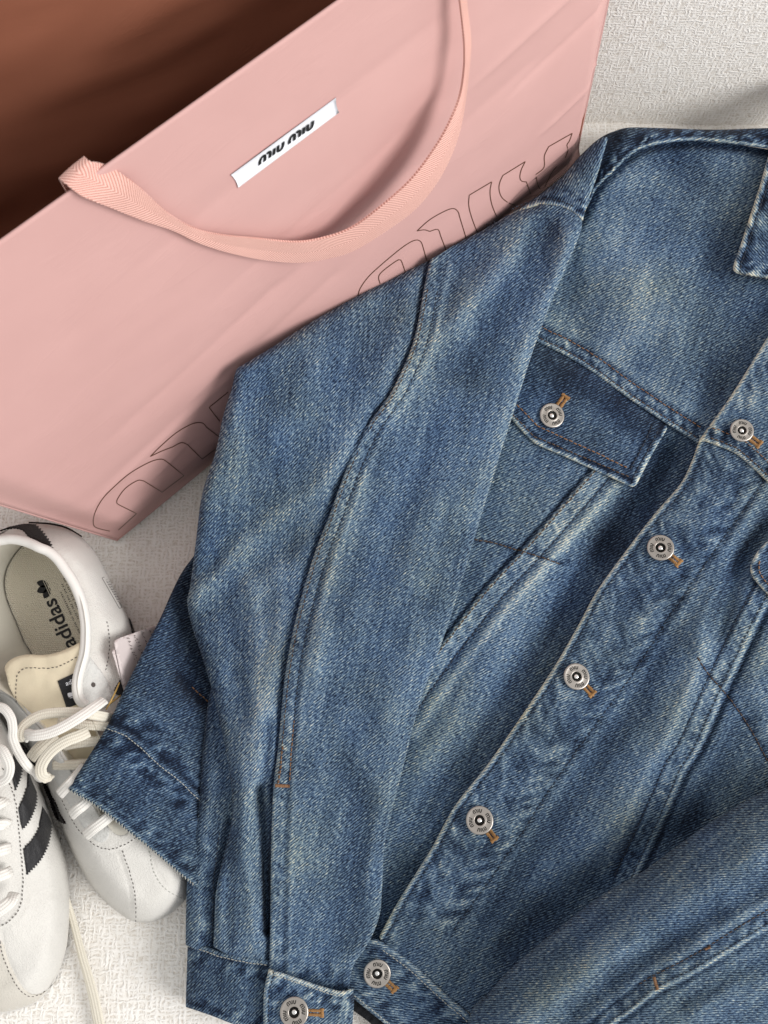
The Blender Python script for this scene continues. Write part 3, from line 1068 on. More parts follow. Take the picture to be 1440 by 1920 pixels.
# --- lower front panel (wearer's right), under the sleeve and the placket
vseam = cr((1150, 836), (1111, 880), (1049, 951), (978, 1031), (911, 1102), (836, 1196), (780, 1272), (730, 1345))
vseam2 = vseam + np.array([30, 19])
pstitch = cr((860, 1004), (884, 1010), (930, 1019), (969, 1031), (1010, 1043), (1053, 1058))
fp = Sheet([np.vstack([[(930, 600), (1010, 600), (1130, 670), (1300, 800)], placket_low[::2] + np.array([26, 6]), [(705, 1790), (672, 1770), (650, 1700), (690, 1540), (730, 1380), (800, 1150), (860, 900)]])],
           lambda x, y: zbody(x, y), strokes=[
    ('g', placket_low + np.array([-36, -20]), 30, -4.0, -0.07), ('g', placket_low + np.array([-8, -2]), 14, -2.5, -0.06),  # valley beside the placket, its shade also put into the cloth tone
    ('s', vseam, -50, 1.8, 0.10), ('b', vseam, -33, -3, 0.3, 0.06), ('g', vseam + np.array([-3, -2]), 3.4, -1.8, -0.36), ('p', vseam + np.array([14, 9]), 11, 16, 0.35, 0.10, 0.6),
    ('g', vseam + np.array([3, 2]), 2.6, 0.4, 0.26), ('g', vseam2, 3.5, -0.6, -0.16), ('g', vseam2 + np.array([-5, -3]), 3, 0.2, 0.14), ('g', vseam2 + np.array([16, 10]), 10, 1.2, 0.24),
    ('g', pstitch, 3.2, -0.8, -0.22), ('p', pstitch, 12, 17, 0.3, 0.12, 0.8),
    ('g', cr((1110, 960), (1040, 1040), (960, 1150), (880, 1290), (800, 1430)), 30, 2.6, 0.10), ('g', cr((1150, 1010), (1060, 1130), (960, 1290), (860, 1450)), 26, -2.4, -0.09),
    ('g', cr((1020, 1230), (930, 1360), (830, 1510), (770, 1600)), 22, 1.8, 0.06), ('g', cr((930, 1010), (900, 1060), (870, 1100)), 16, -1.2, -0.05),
    ('g', cr((1240, 850), (1200, 930), (1130, 1020)), 36, -6.0, -0.20)], noise=((150, 1.2, 3), (48, 0.5, 4)), fade=0.47)  # the stroke here paints more shade into the upper placket valley
jpart(fp.build("front_panel", DEN, None, twill=27))
fpz = fp.z
jpart(stitches("seam_stitching", vseam + np.array([5, 3]), fpz, M['th_brown'], None))
jpart(stitches("seam_stitching", vseam2, fpz, M['th_navy'], None))
jpart(stitches("seam_stitching", pstitch, fpz, M['th_brown'], None, 8, 1.5, 3.0))

# --- yoke (wearer's right)
ytop = cr((1075, 430), (1096, 400), (1120, 350), (1150, 318), (1180, 290), (1205, 275), (1240, 268), (1300, 264), (1380, 271), (1440, 280), (1580, 300))
ylow = cr((900, 590), (960, 612), (1009, 642), (1060, 667), (1111, 698), (1178, 747), (1244, 791), (1307, 831))
yoke = Sheet([np.vstack([ytop, [(1580, 520)], placket_edge[:26:2] + np.array([24, 10]), ylow[::-1], [(900, 560), (980, 480)]])],
             lambda x, y: zbody(x, y) + 2.0, rounds=((ylow, 5, 1.2),), strokes=[
    ('g', ytop + np.array([0, 6]), 7, -4.0, -0.22), ('g', placket_edge[:30] + np.array([-30, -18]), 30, -3.2, -0.12), ('g', ylow + np.array([1, -4]), 3.5, 0.6, 0.28), ('g', ylow + np.array([4, -10]), 3, -0.6, -0.22),  # ytop stroke paints the gap shadow below the shoulder seam
    ('p', ylow + np.array([6, -16]), 13, 15, 0.42, 0.20, -0.5), ('g', ylow + np.array([11, -28]), 3.2, -0.9, -0.26), ('g', ylow + np.array([16, -44]), 14, 0.8, 0.07),
    ('g', cr((1130, 420), (1180, 480), (1190, 560), (1170, 640)), 40, 1.8, 0.10), ('g', cr((1080, 520), (1075, 600), (1100, 650)), 22, -1.5, -0.02),
    ('g', cr((1260, 300), (1330, 420), (1350, 560), (1310, 700)), 46, -3.4, -0.13), ('g', cr((1150, 330), (1230, 340), (1300, 380)), 30, 1.2, 0.10),
    ('g', cr((1040, 440), (1075, 480), (1060, 560)), 16, -1.5, -0.10), ('g', cr((1250, 560), (1270, 660), (1300, 760)), 26, 1.3, 0.05)],
    noise=((170, 1.5, 6), (50, 0.45, 7)), fade=0.50)
jpart(yoke.build("yoke", DEN, None, twill=28))
jpart(stitches("yoke_stitching", ylow[6:] + np.array([4, -8]), yoke.z, M['th_brown'], None, 7, 2.5, 2.2))
jpart(stitches("yoke_stitching", ylow[6:] + np.array([11, -27]), yoke.z, M['th_rust'], None, 7, 2.5, 2.2))

# --- pocket flap (wearer's right)
fl_low = cr((925, 748), (960, 787), (982, 812), (1004, 833)), cr((1004, 833), (1060, 857), (1120, 884), (1173, 908), (1186, 913), (1194, 908)), cr((1194, 908), (1207, 882), (1226, 846), (1251, 804))
flap_edge = np.vstack([fl_low[0], fl_low[1][1:], fl_low[2][1:]])
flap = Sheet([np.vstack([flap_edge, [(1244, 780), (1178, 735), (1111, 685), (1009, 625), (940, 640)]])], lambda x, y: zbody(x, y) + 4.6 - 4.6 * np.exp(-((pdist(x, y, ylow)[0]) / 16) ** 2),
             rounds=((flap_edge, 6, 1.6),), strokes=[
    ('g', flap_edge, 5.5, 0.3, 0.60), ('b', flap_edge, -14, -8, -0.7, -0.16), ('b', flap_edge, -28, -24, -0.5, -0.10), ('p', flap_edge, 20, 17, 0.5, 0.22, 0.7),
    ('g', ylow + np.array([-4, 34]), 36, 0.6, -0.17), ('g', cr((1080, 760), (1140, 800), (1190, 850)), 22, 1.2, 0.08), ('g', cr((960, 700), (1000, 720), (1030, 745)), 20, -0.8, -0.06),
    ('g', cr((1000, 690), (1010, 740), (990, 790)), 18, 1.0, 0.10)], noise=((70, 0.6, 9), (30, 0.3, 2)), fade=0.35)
jpart(flap.build("pocket_flap", DEN, None, step=4, skirt=2.5, twill=25))
jpart(stitches("flap_stitching", cr((952, 770), (976, 792), (1001, 818)), flap.z, M['th_brown'], None))
jpart(stitches("flap_stitching", cr((1001, 818), (1060, 843), (1120, 868), (1186, 897)), flap.z, M['th_brown'], None))
jpart(stitches("flap_stitching", cr((962, 752), (985, 775), (1007, 798)), flap.z, M['th_rust'], None))
jpart(stitches("flap_stitching", cr((1007, 798), (1063, 824), (1124, 852), (1182, 880)), flap.z, M['th_rust'], None))
jpart(stitches("flap_stitching", cr((1186, 897), (1212, 850), (1238, 800)), flap.z, M['th_navy'], None))
jpart(stitches("flap_stitching", cr((1182, 880), (1202, 842), (1226, 792)), flap.z, M['th_navy'], None))

# --- front panel with placket (wearer's left), overlapping
plk_in = cr((1440, 890), (1409, 935), (1373, 987), (1320, 1062), (1267, 1138), (1200, 1244), (1145, 1322), (1084, 1404), (1028, 1485), (958, 1594), (890, 1690), (850, 1745))
vs_r = cr((1560, 960), (1500, 1040), (1440, 1138), (1364, 1293), (1316, 1400), (1284, 1452), (1265, 1497), (1230, 1575), (1190, 1660))
vs_r2 = vs_r + np.array([-38, -17])
pst_r = cr((1308, 1232), (1330, 1266), (1373, 1316), (1410, 1372), (1440, 1427), (1500, 1520))
pe = placket_low
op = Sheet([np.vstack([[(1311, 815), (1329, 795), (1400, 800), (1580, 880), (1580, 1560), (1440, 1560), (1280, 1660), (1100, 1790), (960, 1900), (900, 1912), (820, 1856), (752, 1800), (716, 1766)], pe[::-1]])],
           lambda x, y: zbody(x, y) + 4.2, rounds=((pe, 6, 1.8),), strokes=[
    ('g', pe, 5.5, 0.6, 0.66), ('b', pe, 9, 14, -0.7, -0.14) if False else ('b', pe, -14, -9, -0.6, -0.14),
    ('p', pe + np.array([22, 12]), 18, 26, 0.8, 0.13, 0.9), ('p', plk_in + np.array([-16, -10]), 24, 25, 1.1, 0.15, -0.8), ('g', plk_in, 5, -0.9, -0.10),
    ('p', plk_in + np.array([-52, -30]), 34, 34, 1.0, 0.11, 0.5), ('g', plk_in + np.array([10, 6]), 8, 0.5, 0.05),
    ('g', cr((1410, 960), (1370, 1060), (1330, 1150), (1315, 1215)), 18, 2.5, 0.04), ('g', cr((1440, 980), (1400, 1030), (1375, 1090), (1345, 1180)), 22, -7, -0.20),  # second fold is also darkened, painting the shade that lies in it
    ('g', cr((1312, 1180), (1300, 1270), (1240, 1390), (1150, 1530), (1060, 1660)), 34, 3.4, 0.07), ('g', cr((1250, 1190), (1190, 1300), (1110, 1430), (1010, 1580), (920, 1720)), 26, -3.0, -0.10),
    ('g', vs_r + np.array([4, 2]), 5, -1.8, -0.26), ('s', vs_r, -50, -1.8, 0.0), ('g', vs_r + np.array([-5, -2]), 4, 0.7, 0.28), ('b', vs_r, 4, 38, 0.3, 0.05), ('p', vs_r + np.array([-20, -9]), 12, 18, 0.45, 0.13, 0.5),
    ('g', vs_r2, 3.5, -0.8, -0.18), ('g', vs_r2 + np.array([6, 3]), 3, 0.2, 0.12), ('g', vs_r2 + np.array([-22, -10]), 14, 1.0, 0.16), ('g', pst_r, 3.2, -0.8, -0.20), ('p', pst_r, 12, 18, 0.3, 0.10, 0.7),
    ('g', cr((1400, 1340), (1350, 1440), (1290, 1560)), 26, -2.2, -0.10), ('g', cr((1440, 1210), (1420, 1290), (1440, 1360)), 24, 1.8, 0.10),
    ('g', cr((1300, 1540), (1180, 1610), (1060, 1690), (960, 1780)), 40, -9, -0.16)], noise=((140, 1.3, 11), (45, 0.55, 12)), fade=0.46)  # this stroke also paints the shadow along the second sleeve
jpart(op.build("front_placket_panel", DEN, None, skirt=2.6, twill=23))
opz = op.z
jpart(stitches("placket_stitching", plk_in, opz, M['th_navy'], None, 6, 4, 2.0, jitter=.9))
jpart(stitches("placket_stitching", pe[10:] + np.array([11, 6]), opz, M['th_navy'], None, 6, 3.5, 1.8))
jpart(stitches("seam_stitching", vs_r2, opz, M['th_navy'], None, 7, 3, 2.2))
jpart(stitches("seam_stitching", vs_r + np.array([-11, -5]), opz, M['th_navy'], None, 7, 3, 2.0))
jpart(stitches("seam_stitching", pst_r, opz, M['th_brown'], None, 9, 2, 2.6))

# --- yoke (wearer's left) carrying the upper placket
y2low = cr((1309, 829), (1322, 828), (1345, 836), (1378, 850), (1410, 876), (1440, 905), (1500, 962), (1580, 1030))
y2edge = placket_edge[:26]
yoke2 = Sheet([np.vstack([y2edge, y2low[1:], [(1600, 900), (1600, 450)]])], lambda x, y: zbody(x, y) + 6.6,
              rounds=((placket_edge[:27], 6, 1.8), (y2low, 6, 1.8)), strokes=[
    ('g', placket_edge[:27], 5.5, 0.5, 0.64), ('g', y2low, 5.5, 0.4, 0.55), ('g', y2low + np.array([8, -13]), 4, -0.6, -0.10), ('p', y2low + np.array([12, -22]), 16, 18, 0.5, 0.22, -0.5),
    ('p', placket_edge[:27] + np.array([26, 12]), 20, 34, 0.8, 0.20, 0.8), ('g', cr((1380, 780), (1440, 720), (1500, 660)), 28, 0.8, 0.10)], noise=((80, 0.8, 14), (36, 0.4, 15)), fade=0.46)
jpart(yoke2.build("yoke", DEN, None, step=4, skirt=2.5, twill=24))
jpart(stitches("yoke_stitching", y2low[8:] + np.array([4, -9]), yoke2.z, M['th_brown'], None))
jpart(stitches("yoke_stitching", y2low[6:] + np.array([13, -26]), yoke2.z, M['th_rust'], None, 7, 2.5, 2.0))

# --- pocket flap (wearer's left), mostly out of view
f2e = cr((1520, 940), (1470, 985), (1440, 1013), (1418, 1038), (1407, 1062), (1410, 1080), (1422, 1096), (1440, 1115), (1500, 1170), (1560, 1230))
flap2 = Sheet([np.vstack([f2e, [(1620, 1180), (1600, 980)]])], lambda x, y: zbody(x, y) + 9.5, rounds=((f2e, 6, 1.8),),
              strokes=[('g', f2e, 5.5, 0.4, 0.66), ('p', f2e, 16, 16, 0.5, 0.22, 0.6)], noise=((50, 0.6, 3),), fade=0.38)
jpart(flap2.build("pocket_flap", DEN, None, step=4, skirt=3, twill=25))
jpart(stitches("flap_stitching", f2e[22:] + np.array([16, -3]), flap2.z, M['th_rust'], None))

# --- shoulder / back yoke strip along the top and the shoulder seam
sil = cr((905, 432), (919, 424), (958, 400), (1016, 362), (1055, 330), (1084, 296), (1113, 268), (1133, 254), (1152, 246), (1180, 239), (1240, 240), (1340, 243), (1440, 240), (1580, 236))
sh_low = cr((1085, 420), (1105, 380), (1120, 352), (1150, 322), (1180, 293), (1205, 279), (1240, 270), (1300, 264), (1380, 271), (1440, 279), (1580, 300))
top = Sheet([np.vstack([sil, sh_low[::-1], [(1040, 420), (960, 430)]])], lambda x, y: zbody(x, y) + 8.0, rounds=((sil, 26, 9), (sh_low, 5, 1.5)), strokes=[
    ('g', sh_low + np.array([0, -4]), 4, 0.8, 0.55), ('g', sh_low + np.array([-2, -9]), 3, -0.7, -0.2), ('p', sh_low + np.array([-3, -16]), 8, 17, 0.9, 0.42, 0.9),
    ('g', sh_low + np.array([-5, -24]), 3, -0.7, -0.15), ('g', cr((1150, 262), (1125, 300), (1105, 360)), 16, -4, -0.25)], noise=((60, 0.5, 5),), fade=0.30)
jpart(top.build("shoulder_seam", DEN, None, step=3.6, skirt=3, twill=20, to=20))

# ------------------------------------------------------------------ sleeve lying on top (wearer's right)
sil_l = cr((985, 395), (919, 424), (885, 446), (807, 487), (735, 523), (671, 555), (585, 603), (510, 651), (459, 682), (445, 691), (440, 704), (434, 730), (418, 782), (404, 848), (379, 926), (369, 1000), (357, 1096), (351, 1131), (361, 1178), (379, 1232), (398, 1294))
fold_l = cr((398, 1294), (418, 1380), (430, 1446), (436, 1509), (433, 1548), (418, 1610), (405, 1672), (402, 1730), (400, 1775))
seam = cr((816, 470), (807, 487), (795, 541), (785, 598), (772, 650), (752, 698), (729, 743), (690, 798), (651, 876), (620, 960), (604, 1000), (589, 1040), (572, 1095), (558, 1147), (545, 1205), (534, 1271), (528, 1330), (523, 1388), (518, 1430), (513, 1473), (510, 1540), (508, 1620), (507, 1720), (505, 1822))
sil_r = cr((1092, 408), (1090, 430), (1080, 458), (1058, 510), (1036, 560), (1007, 636), (991, 684), (960, 782), (929, 880), (889, 1011), (858, 1116), (822, 1224), (787, 1318), (752, 1454), (738, 1510), (721, 1587), (716, 1672), (711, 1719), (690, 1770), (663, 1810), (655, 1850))
zsl = tps([(1060, 450, 50), (985, 400, 50), (919, 424, 48), (807, 487, 64), (671, 555, 84), (585, 603, 97), (445, 691, 116), (437, 720, 110), (404, 848, 98), (379, 926, 86), (369, 1000, 70), (351, 1131, 48), (385, 1294, 45), (424, 1400, 54), (433, 1548, 58),
           (405, 1672, 52), (402, 1760, 38), (1036, 560, 44), (960, 782, 44), (889, 1011, 44), (822, 1224, 44), (752, 1454, 44), (716, 1672, 40), (663, 1808, 31), (500, 1800, 33), (650, 900, 74), (700, 720, 84), (600, 1200, 60), (620, 1500, 52),
           (600, 1700, 42), (850, 700, 62), (500, 1000, 60), (930, 560, 58)])
cuff_top_l = cr((352, 1764), (385, 1774), (418, 1785), (460, 1794), (503, 1800))

# under-fold of the forearm with its own seam
low_out = cr((400, 1270), (390, 1318), (381, 1388), (371, 1504), (361, 1570), (352, 1633), (349, 1700), (348, 1772))
lowf = Sheet([np.vstack([low_out, [(400, 1796), (430, 1796), (440, 1700), (470, 1560), (460, 1440), (430, 1330), (415, 1280)]])], lambda x, y: zsl(x, y) - 9.0, rounds=((low_out, 16, 6),), strokes=[
    ('g', cr((432, 1540), (412, 1640), (406, 1770)), 9, -4, -0.12), ('p', cr((392, 1540), (386, 1640), (380, 1770)), 14, 34, 0.5, 0.15, 0.3),
    ('g', cr((400, 1450), (388, 1560), (376, 1660), (372, 1760)), 10, 1.2, 0.15)], noise=((60, 0.8, 8),), fade=0.40)
jpart(lowf.build("sleeve_underside", DEN, None, to=3, twill=44))
jpart(stitches("sleeve_stitching", cr((412, 1560), (402, 1640), (399, 1700), (397, 1770)), lowf.z, M['th_navy'], None, 6, 3, 2))

sb = Sheet([np.vstack([sil_l[4:], fold_l[1:], [(430, 1792), (470, 1800), (512, 1806)], seam[::-1][6:-6] + np.array([12, 2]), [(840, 470)]])],
           lambda x, y: zsl(x, y), rounds=((sil_l, 26, 9), (fold_l, 20, 7)), strokes=[
    ('s', seam, 20, -2.0, 0.0), ('g', seam + np.array([-2, 0]), 3.5, -1.2, -0.30), ('g', seam + np.array([-26, -4]), 16, 0.6, 0.07),
    ('g', cr((690, 812), (620, 882), (540, 950), (470, 1010), (410, 1080), (362, 1124)), 24, 2.0, 0.10), ('c', cr((452, 1010), (418, 1060), (380, 1112)), 6, 0.7, 0.09), ('c', cr((440, 1230), (455, 1300), (470, 1390)), 5, 0.6, 0.07), ('g', cr((640, 920), (560, 1000), (480, 1060), (400, 1120)), 26, -2.6, -0.02),
    ('g', cr((580, 900), (500, 950), (430, 1000), (390, 1060)), 26, -3.0, -0.04), ('g', cr((468, 1090), (478, 1180), (482, 1280), (474, 1380), (470, 1480)), 18, 2.0, 0.13), ('g', cr((500, 1080), (495, 1200), (490, 1330)), 24, 0.8, 0.07),
    ('g', cr((520, 1060), (522, 1150), (515, 1240), (500, 1330)), 18, 1.4, 0.09), ('g', cr((430, 1160), (442, 1250), (455, 1350)), 14, -2.0, -0.04), ('g', cr((440, 1280), (450, 1370), (455, 1470)), 9, 1.0, 0.08),
    ('g', cr((730, 560), (690, 640), (640, 720)), 44, -3.5, -0.07), ('g', cr((500, 700), (560, 780), (560, 880)), 44, -2.5, -0.04), ('g', cr((440, 760), (452, 840), (440, 930)), 14, 1.5, 0.08), ('g', cr((620, 640), (560, 740), (520, 840)), 30, 2.0, 0.03),
    ('g', cr((455, 1500), (458, 1600), (470, 1690), (478, 1780)), 16, 2.5, 0.08), ('g', cr((486, 1480), (494, 1560), (498, 1650), (502, 1745)), 9, -9.5, -0.18), ('g', cr((436, 1560), (425, 1650), (428, 1760)), 12, -3, -0.05),
    ('g', cr((505, 1350), (500, 1420), (496, 1470)), 8, -2.0, -0.10), ('c', cr((368, 1150), (420, 1140), (480, 1150)), 7, -1.6, -0.02), ('c', cr((372, 1190), (410, 1200), (450, 1240), (470, 1290)), 7, 1.6, 0.04), ('c', cr((360, 1090), (400, 1050), (430, 1000)), 7, -1.6, -0.03), ('c', cr((600, 930), (550, 985), (500, 1030)), 6, -1.3, -0.02), ('c', cr((560, 640), (600, 690), (620, 760)), 9, 1.2, 0.03)],
    noise=((150, 2.0, 21), (52, 0.6, 22)), fade=0.47)
jpart(sb.build("sleeve_back", DEN, None, step=4.6, to=8, twill=46))

seamR = seam[6:]
sf = Sheet([np.vstack([seamR, [(560, 1850), (640, 1868)], sil_r[::-1], [(1051, 386), (1008, 382), (958, 400), (905, 432), (860, 455)]])],
           lambda x, y: zsl(x, y) + 1.2, rounds=((sil_r, 16, 4.5), (cr((860, 455), (905, 432), (958, 400), (1008, 382)), 24, 8), (seamR, 4, 1.0)), strokes=[
    ('g', sil_r, 3.0, 0, 0.16), ('g', seamR + np.array([2, 0]), 3, 0.5, 0.26), ('b', seamR, -28, -3, 0.5, 0.06), ('g', seamR + np.array([26, 5]), 3.2, -0.9, -0.16), ('p', seamR + np.array([14, 2]), 10, 17, 0.4, 0.11, 0.7),  # sil_r stroke is a thin highlight painted along the sleeve edge
    ('g', seamR + np.array([36, 8]), 7, 0.8, 0.10),
    ('g', cr((985, 420), (940, 500), (880, 570), (820, 640), (775, 700), (735, 770)), 22, 2.0, 0.12), ('g', cr((1020, 430), (985, 520), (930, 600), (870, 700)), 30, -3.6, -0.12), ('g', cr((900, 450), (860, 520), (830, 590)), 24, -2.6, -0.06),
    ('g', cr((1065, 440), (1050, 510), (1010, 590), (975, 680)), 18, 2.0, 0.11), ('g', cr((1000, 640), (960, 760), (920, 860), (880, 970)), 20, 1.2, 0.08),
    ('g', cr((900, 720), (820, 830), (760, 960), (720, 1060)), 40, -3.0, -0.06), ('g', cr((680, 900), (640, 1020), (610, 1130), (590, 1250)), 17, 1.6, 0.10), ('g', cr((830, 900), (780, 1030), (750, 1140)), 34, 2.2, 0.03),
    ('g', cr((760, 1130), (700, 1230), (670, 1330)), 40, -3, -0.04), ('g', cr((800, 1180), (760, 1290), (720, 1390)), 24, 1.6, 0.07), ('g', cr((610, 1180), (590, 1280), (575, 1400)), 16, 1.2, 0.08),
    ('g', cr((640, 1430), (680, 1520), (660, 1650), (640, 1760)), 30, -3.6, -0.12), ('g', cr((560, 1480), (560, 1600), (548, 1720)), 22, 1.8, 0.05), ('g', cr((720, 1480), (700, 1580), (690, 1680)), 18, 1.8, 0.08),
    ('p', cr((515, 1800), (580, 1820), (650, 1838)), 26, 34, 1.4, 0.16, 0.2)],
    noise=((150, 2.0, 31), (52, 0.6, 32)), fade=0.47)
jpart(sf.build("sleeve_front", DEN, None, step=4.6, to=14, twill=38))
jpart(stitches("sleeve_stitching", seamR[6:-24] + np.array([7, 1]), sf.z, M['th_brown'], None, 7, 2.5, 2.0))
jpart(stitches("sleeve_stitching", seamR[6:-36] + np.array([25, 5]), sf.z, M['th_navy'], None, 7, 3, 2.0))
jpart(stitches("sleeve_stitching", cr((552, 1350), (547, 1400), (542, 1472)), sf.z, M['th_rust'], None, 7, 2, 2.4))
jpart(stitches("sleeve_stitching", cr((530, 1400), (526, 1440), (521, 1472)), sf.z, M['th_rust'], None, 7, 2, 2.4))


def bartack(a, b, sheet, mat, n=9, w=4.5):
    """thread bar: n tight stitches laid side by side"""
    a = np.array(a, float); b = np.array(b, float); t = (b - a) / np.linalg.norm(b - a); nn = np.array([-t[1], t[0]])
    V = []; F = []; fab = []
    for k in range(n):
        c = a + (b - a) * (k + .5) / n
        i0 = len(V); hw = np.linalg.norm(b - a) / n * .55
        for q, h in ((-1, -.4), (-.6, .8), (0, 1), (.6, .8), (1, -.4)):
            for u in (-1, 0, 1):
                p = c + nn * q * w * random.uniform(.9, 1.1) + t * u * hw
                V.append(P(p[0], p[1], float(sheet.z(p[0], p[1])[0]) + 0.15 + .7 * h * (1 if u == 0 else .55))[0]); fab.append((q * 3 + k, u, k))
        for r in range(4):
            for u in range(2):
                F.append((i0 + r * 3 + u, i0 + r * 3 + u + 1, i0 + (r + 1) * 3 + u + 1, i0 + (r + 1) * 3 + u))
    return jpart(mesh("bar_tack", V, F, mat, None, attrs={"fab": fab}))


bartack((516, 1473), (543, 1474), sf, M['th_rust'], 8, 3.2)

# --- shoulder fold with the armhole seam over the sleeve head
cap = cr((935, 416), (958, 404), (984, 393), (1008, 386), (1030, 385), (1051, 389), (1072, 398), (1093, 414))
fold_r = cr((1093, 414), (1098, 390), (1107, 365), (1118, 335), (1130, 295), (1140, 258))
shf = Sheet([np.vstack([cap, fold_r[1:], [(1133, 256), (1113, 270), (1084, 298), (1055, 332), (1016, 364), (975, 391), (945, 408)]])], lambda x, y: zbody(x, y) + 22 - 0.02 * (1100 - x),
            rounds=((cap, 7, 2.2), (fold_r, 12, 4), (cr((1140, 250), (1113, 268), (1055, 330), (1016, 362), (935, 414)), 30, 9)), strokes=[
    ('g', cap, 5.5, 0.4, 0.66), ('b', cap, -16, -8, -0.8, -0.1), ('p', cap + np.array([0, -22]), 16, 22, 0.7, 0.22, 0.7), ('g', fold_r, 6, 0.4, 0.22),
    ('g', cap + np.array([0, -34]), 5, -0.8, -0.15), ('g', cr((1070, 330), (1085, 350), (1080, 375)), 14, 0.8, 0.1)], noise=((40, 0.6, 2),), fade=0.42)
jpart(shf.build("shoulder_fold", DEN, None, step=3.6, to=26, twill=60))
jpart(stitches("armhole_stitching", cap[6:-4] + np.array([1, -12]), shf.z, M['th_navy'], None, 6, 3, 2))
# frayed thread ends at the armhole
V = []; F = []
for k in range(26):
    x0 = random.uniform(915, 948); y0 = 428 - (x0 - 915) * 0.52 + random.uniform(-3, 4)
    z0 = float(sf.z(x0, y0)[0]) + 1
    dx, dy = random.uniform(-6, 3), random.uniform(-8, 3)
    i0 = len(V)
    for q in range(3):
        t = q / 2
        for s_ in (-1, 1):
            V.append(P(x0 + dx * t + s_ * .6, y0 + dy * t + s_ * .4, z0 + 2 * math.sin(t * 2.4))[0])
    F += [(i0, i0 + 1, i0 + 3, i0 + 2), (i0 + 2, i0 + 3, i0 + 5, i0 + 4)]
jpart(mesh("frayed_thread", V, F, M['th_navy'], None, attrs={"fab": np.zeros((len(V), 3))}))

# --- cuff: wrapped band and overlapping tab
cuff_bot = cr((348, 1888), (372, 1896), (398, 1905), (437, 1920), (500, 1940), (560, 1960))
cl = Sheet([np.vstack([cuff_top_l, [(540, 1810), (560, 1960)], cuff_bot[::-1][1:]])], lambda x, y: zsl(x, y) * 0 + 25 + 5 * sst(350, 520, x) + 6 * np.exp(-((x - 440) / 60.0) ** 2),
           rounds=((cr((346, 1740), (347, 1800), (346, 1888)), 34, 14), (cuff_bot, 5, 1.5), (cuff_top_l, 5, 1.0)), strokes=[
    ('g', cuff_top_l + np.array([0, 5]), 4, 0.9, 0.18), ('g', cuff_top_l + np.array([0, 13]), 4, -0.8, -0.2), ('p', cuff_top_l + np.array([0, 24]), 16, 22, 0.7, 0.22, 0.5), ('g', cuff_bot + np.array([0, -12]), 4, -0.7, -0.12),
    ('p', cuff_bot + np.array([0, -20]), 14, 26, 0.6, 0.16, 0.4), ('g', cuff_bot + np.array([0, -4]), 4, 0.2, 0.12)], noise=((50, 0.6, 12),), fade=0.40)
jpart(cl.build("cuff_band", DEN, None, step=4, to=4, twill=46))
jpart(stitches("cuff_stitching", cuff_top_l + np.array([0, 10]), cl.z, M['th_pale'], None, 5, 2, 2.2))
tab_top = cr((504, 1817), (530, 1824), (573, 1839), (610, 1851), (640, 1858), (662, 1853))
tab_l = cr((494, 1960), (494, 1920), (495, 1860), (504, 1817))
ct = Sheet([np.vstack([tab_l, tab_top[1:], [(664, 1880), (661, 1920), (658, 1965), (580, 1970)]])], lambda x, y: 39 + 0 * x - 4 * sst(560, 670, x),
           rounds=((tab_l, 6, 1.6), (tab_top, 6, 1.6), (cr((663, 1845), (663, 1890), (658, 1970)), 26, 9)), strokes=[
    ('g', tab_top + np.array([0, 3]), 5, 0.8, 0.44), ('g', tab_l + np.array([3, 0]), 5, 0.5, 0.36), ('g', tab_top + np.array([0, 14]), 4, -0.7, -0.12), ('p', tab_top + np.array([0, 24]), 16, 20, 0.8, 0.24, 0.4),
    ('p', tab_l + np.array([18, 0]), 12, 20, 0.5, 0.15, 0.5), ('g', tab_l + np.array([13, 0]), 3, -0.5, -0.1)], noise=((50, 0.6, 13),), fade=0.52)
jpart(ct.build("cuff_tab", DEN, None, step=4, to=20, twill=40))
jpart(stitches("cuff_stitching", tab_top[:-6] + np.array([2, 10]), ct.z, M['th_pale'], None, 5, 2, 2.2))
jpart(stitches("cuff_stitching", tab_l[::-1] + np.array([10, 4]), ct.z, M['th_navy'], None, 6, 3, 2.0))

# --- waistband under the placket foot
wb_top = cr((640, 1740), (690, 1758), (713, 1764), (752, 1789), (780, 1811), (807, 1836), (842, 1868), (877, 1898), (930, 1945))
wb_bot = cr((600, 1828), (640, 1858), (663, 1873), (690, 1895), (721, 1920), (770, 1965))
wb = Sheet([np.vstack([wb_top, [(900, 2000), (800, 2000)], wb_bot[::-1]])], lambda x, y: zbody(x, y) + 3.6, rounds=((wb_bot, 6, 1.6),), strokes=[
    ('g', wb_top + np.array([-3, 5]), 5, 1.8, 0.26), ('g', wb_top + np.array([4, -4]), 4, -1.5, -0.2), ('g', wb_top + np.array([-10, 15]), 4, -0.6, -0.1), ('p', wb_top + np.array([-16, 24]), 16, 24, 0.7, 0.2, 0.5),
    ('g', wb_bot + np.array([2, -4]), 4, 0.3, 0.2), ('g', wb_bot + np.array([6, -11]), 4, -0.6, -0.1), ('p', wb_bot + np.array([12, -22]), 14, 24, 0.6, 0.16, 0.5)], noise=((60, 0.7, 17),), fade=0.44)
jpart(wb.build("waistband", DEN, None, step=4, to=4, twill=-8))
jpart(stitches("waistband_stitching", wb_top[14:] + np.array([-8, 11]), wb.z, M['th_pale'], None, 5, 2.5, 2.2))
jpart(stitches("waistband_stitching", wb_bot[8:] + np.array([3, -5]), wb.z, M['th_pale'], None, 5, 2, 2.0))
fc_ = cr((640, 1878), (660, 1893), (690, 1915), (730, 1948))
fac = Sheet([np.vstack([wb_bot[:-2] + np.array([0, -4]), [(760, 1975), (700, 1965)], fc_[::-1], [(600, 1850)]])], lambda x, y: 9 + 0 * x, noise=((8, 0.8, 5),))
jpart(fac.build("hem_facing", M['fray'], None, step=4, to=3))

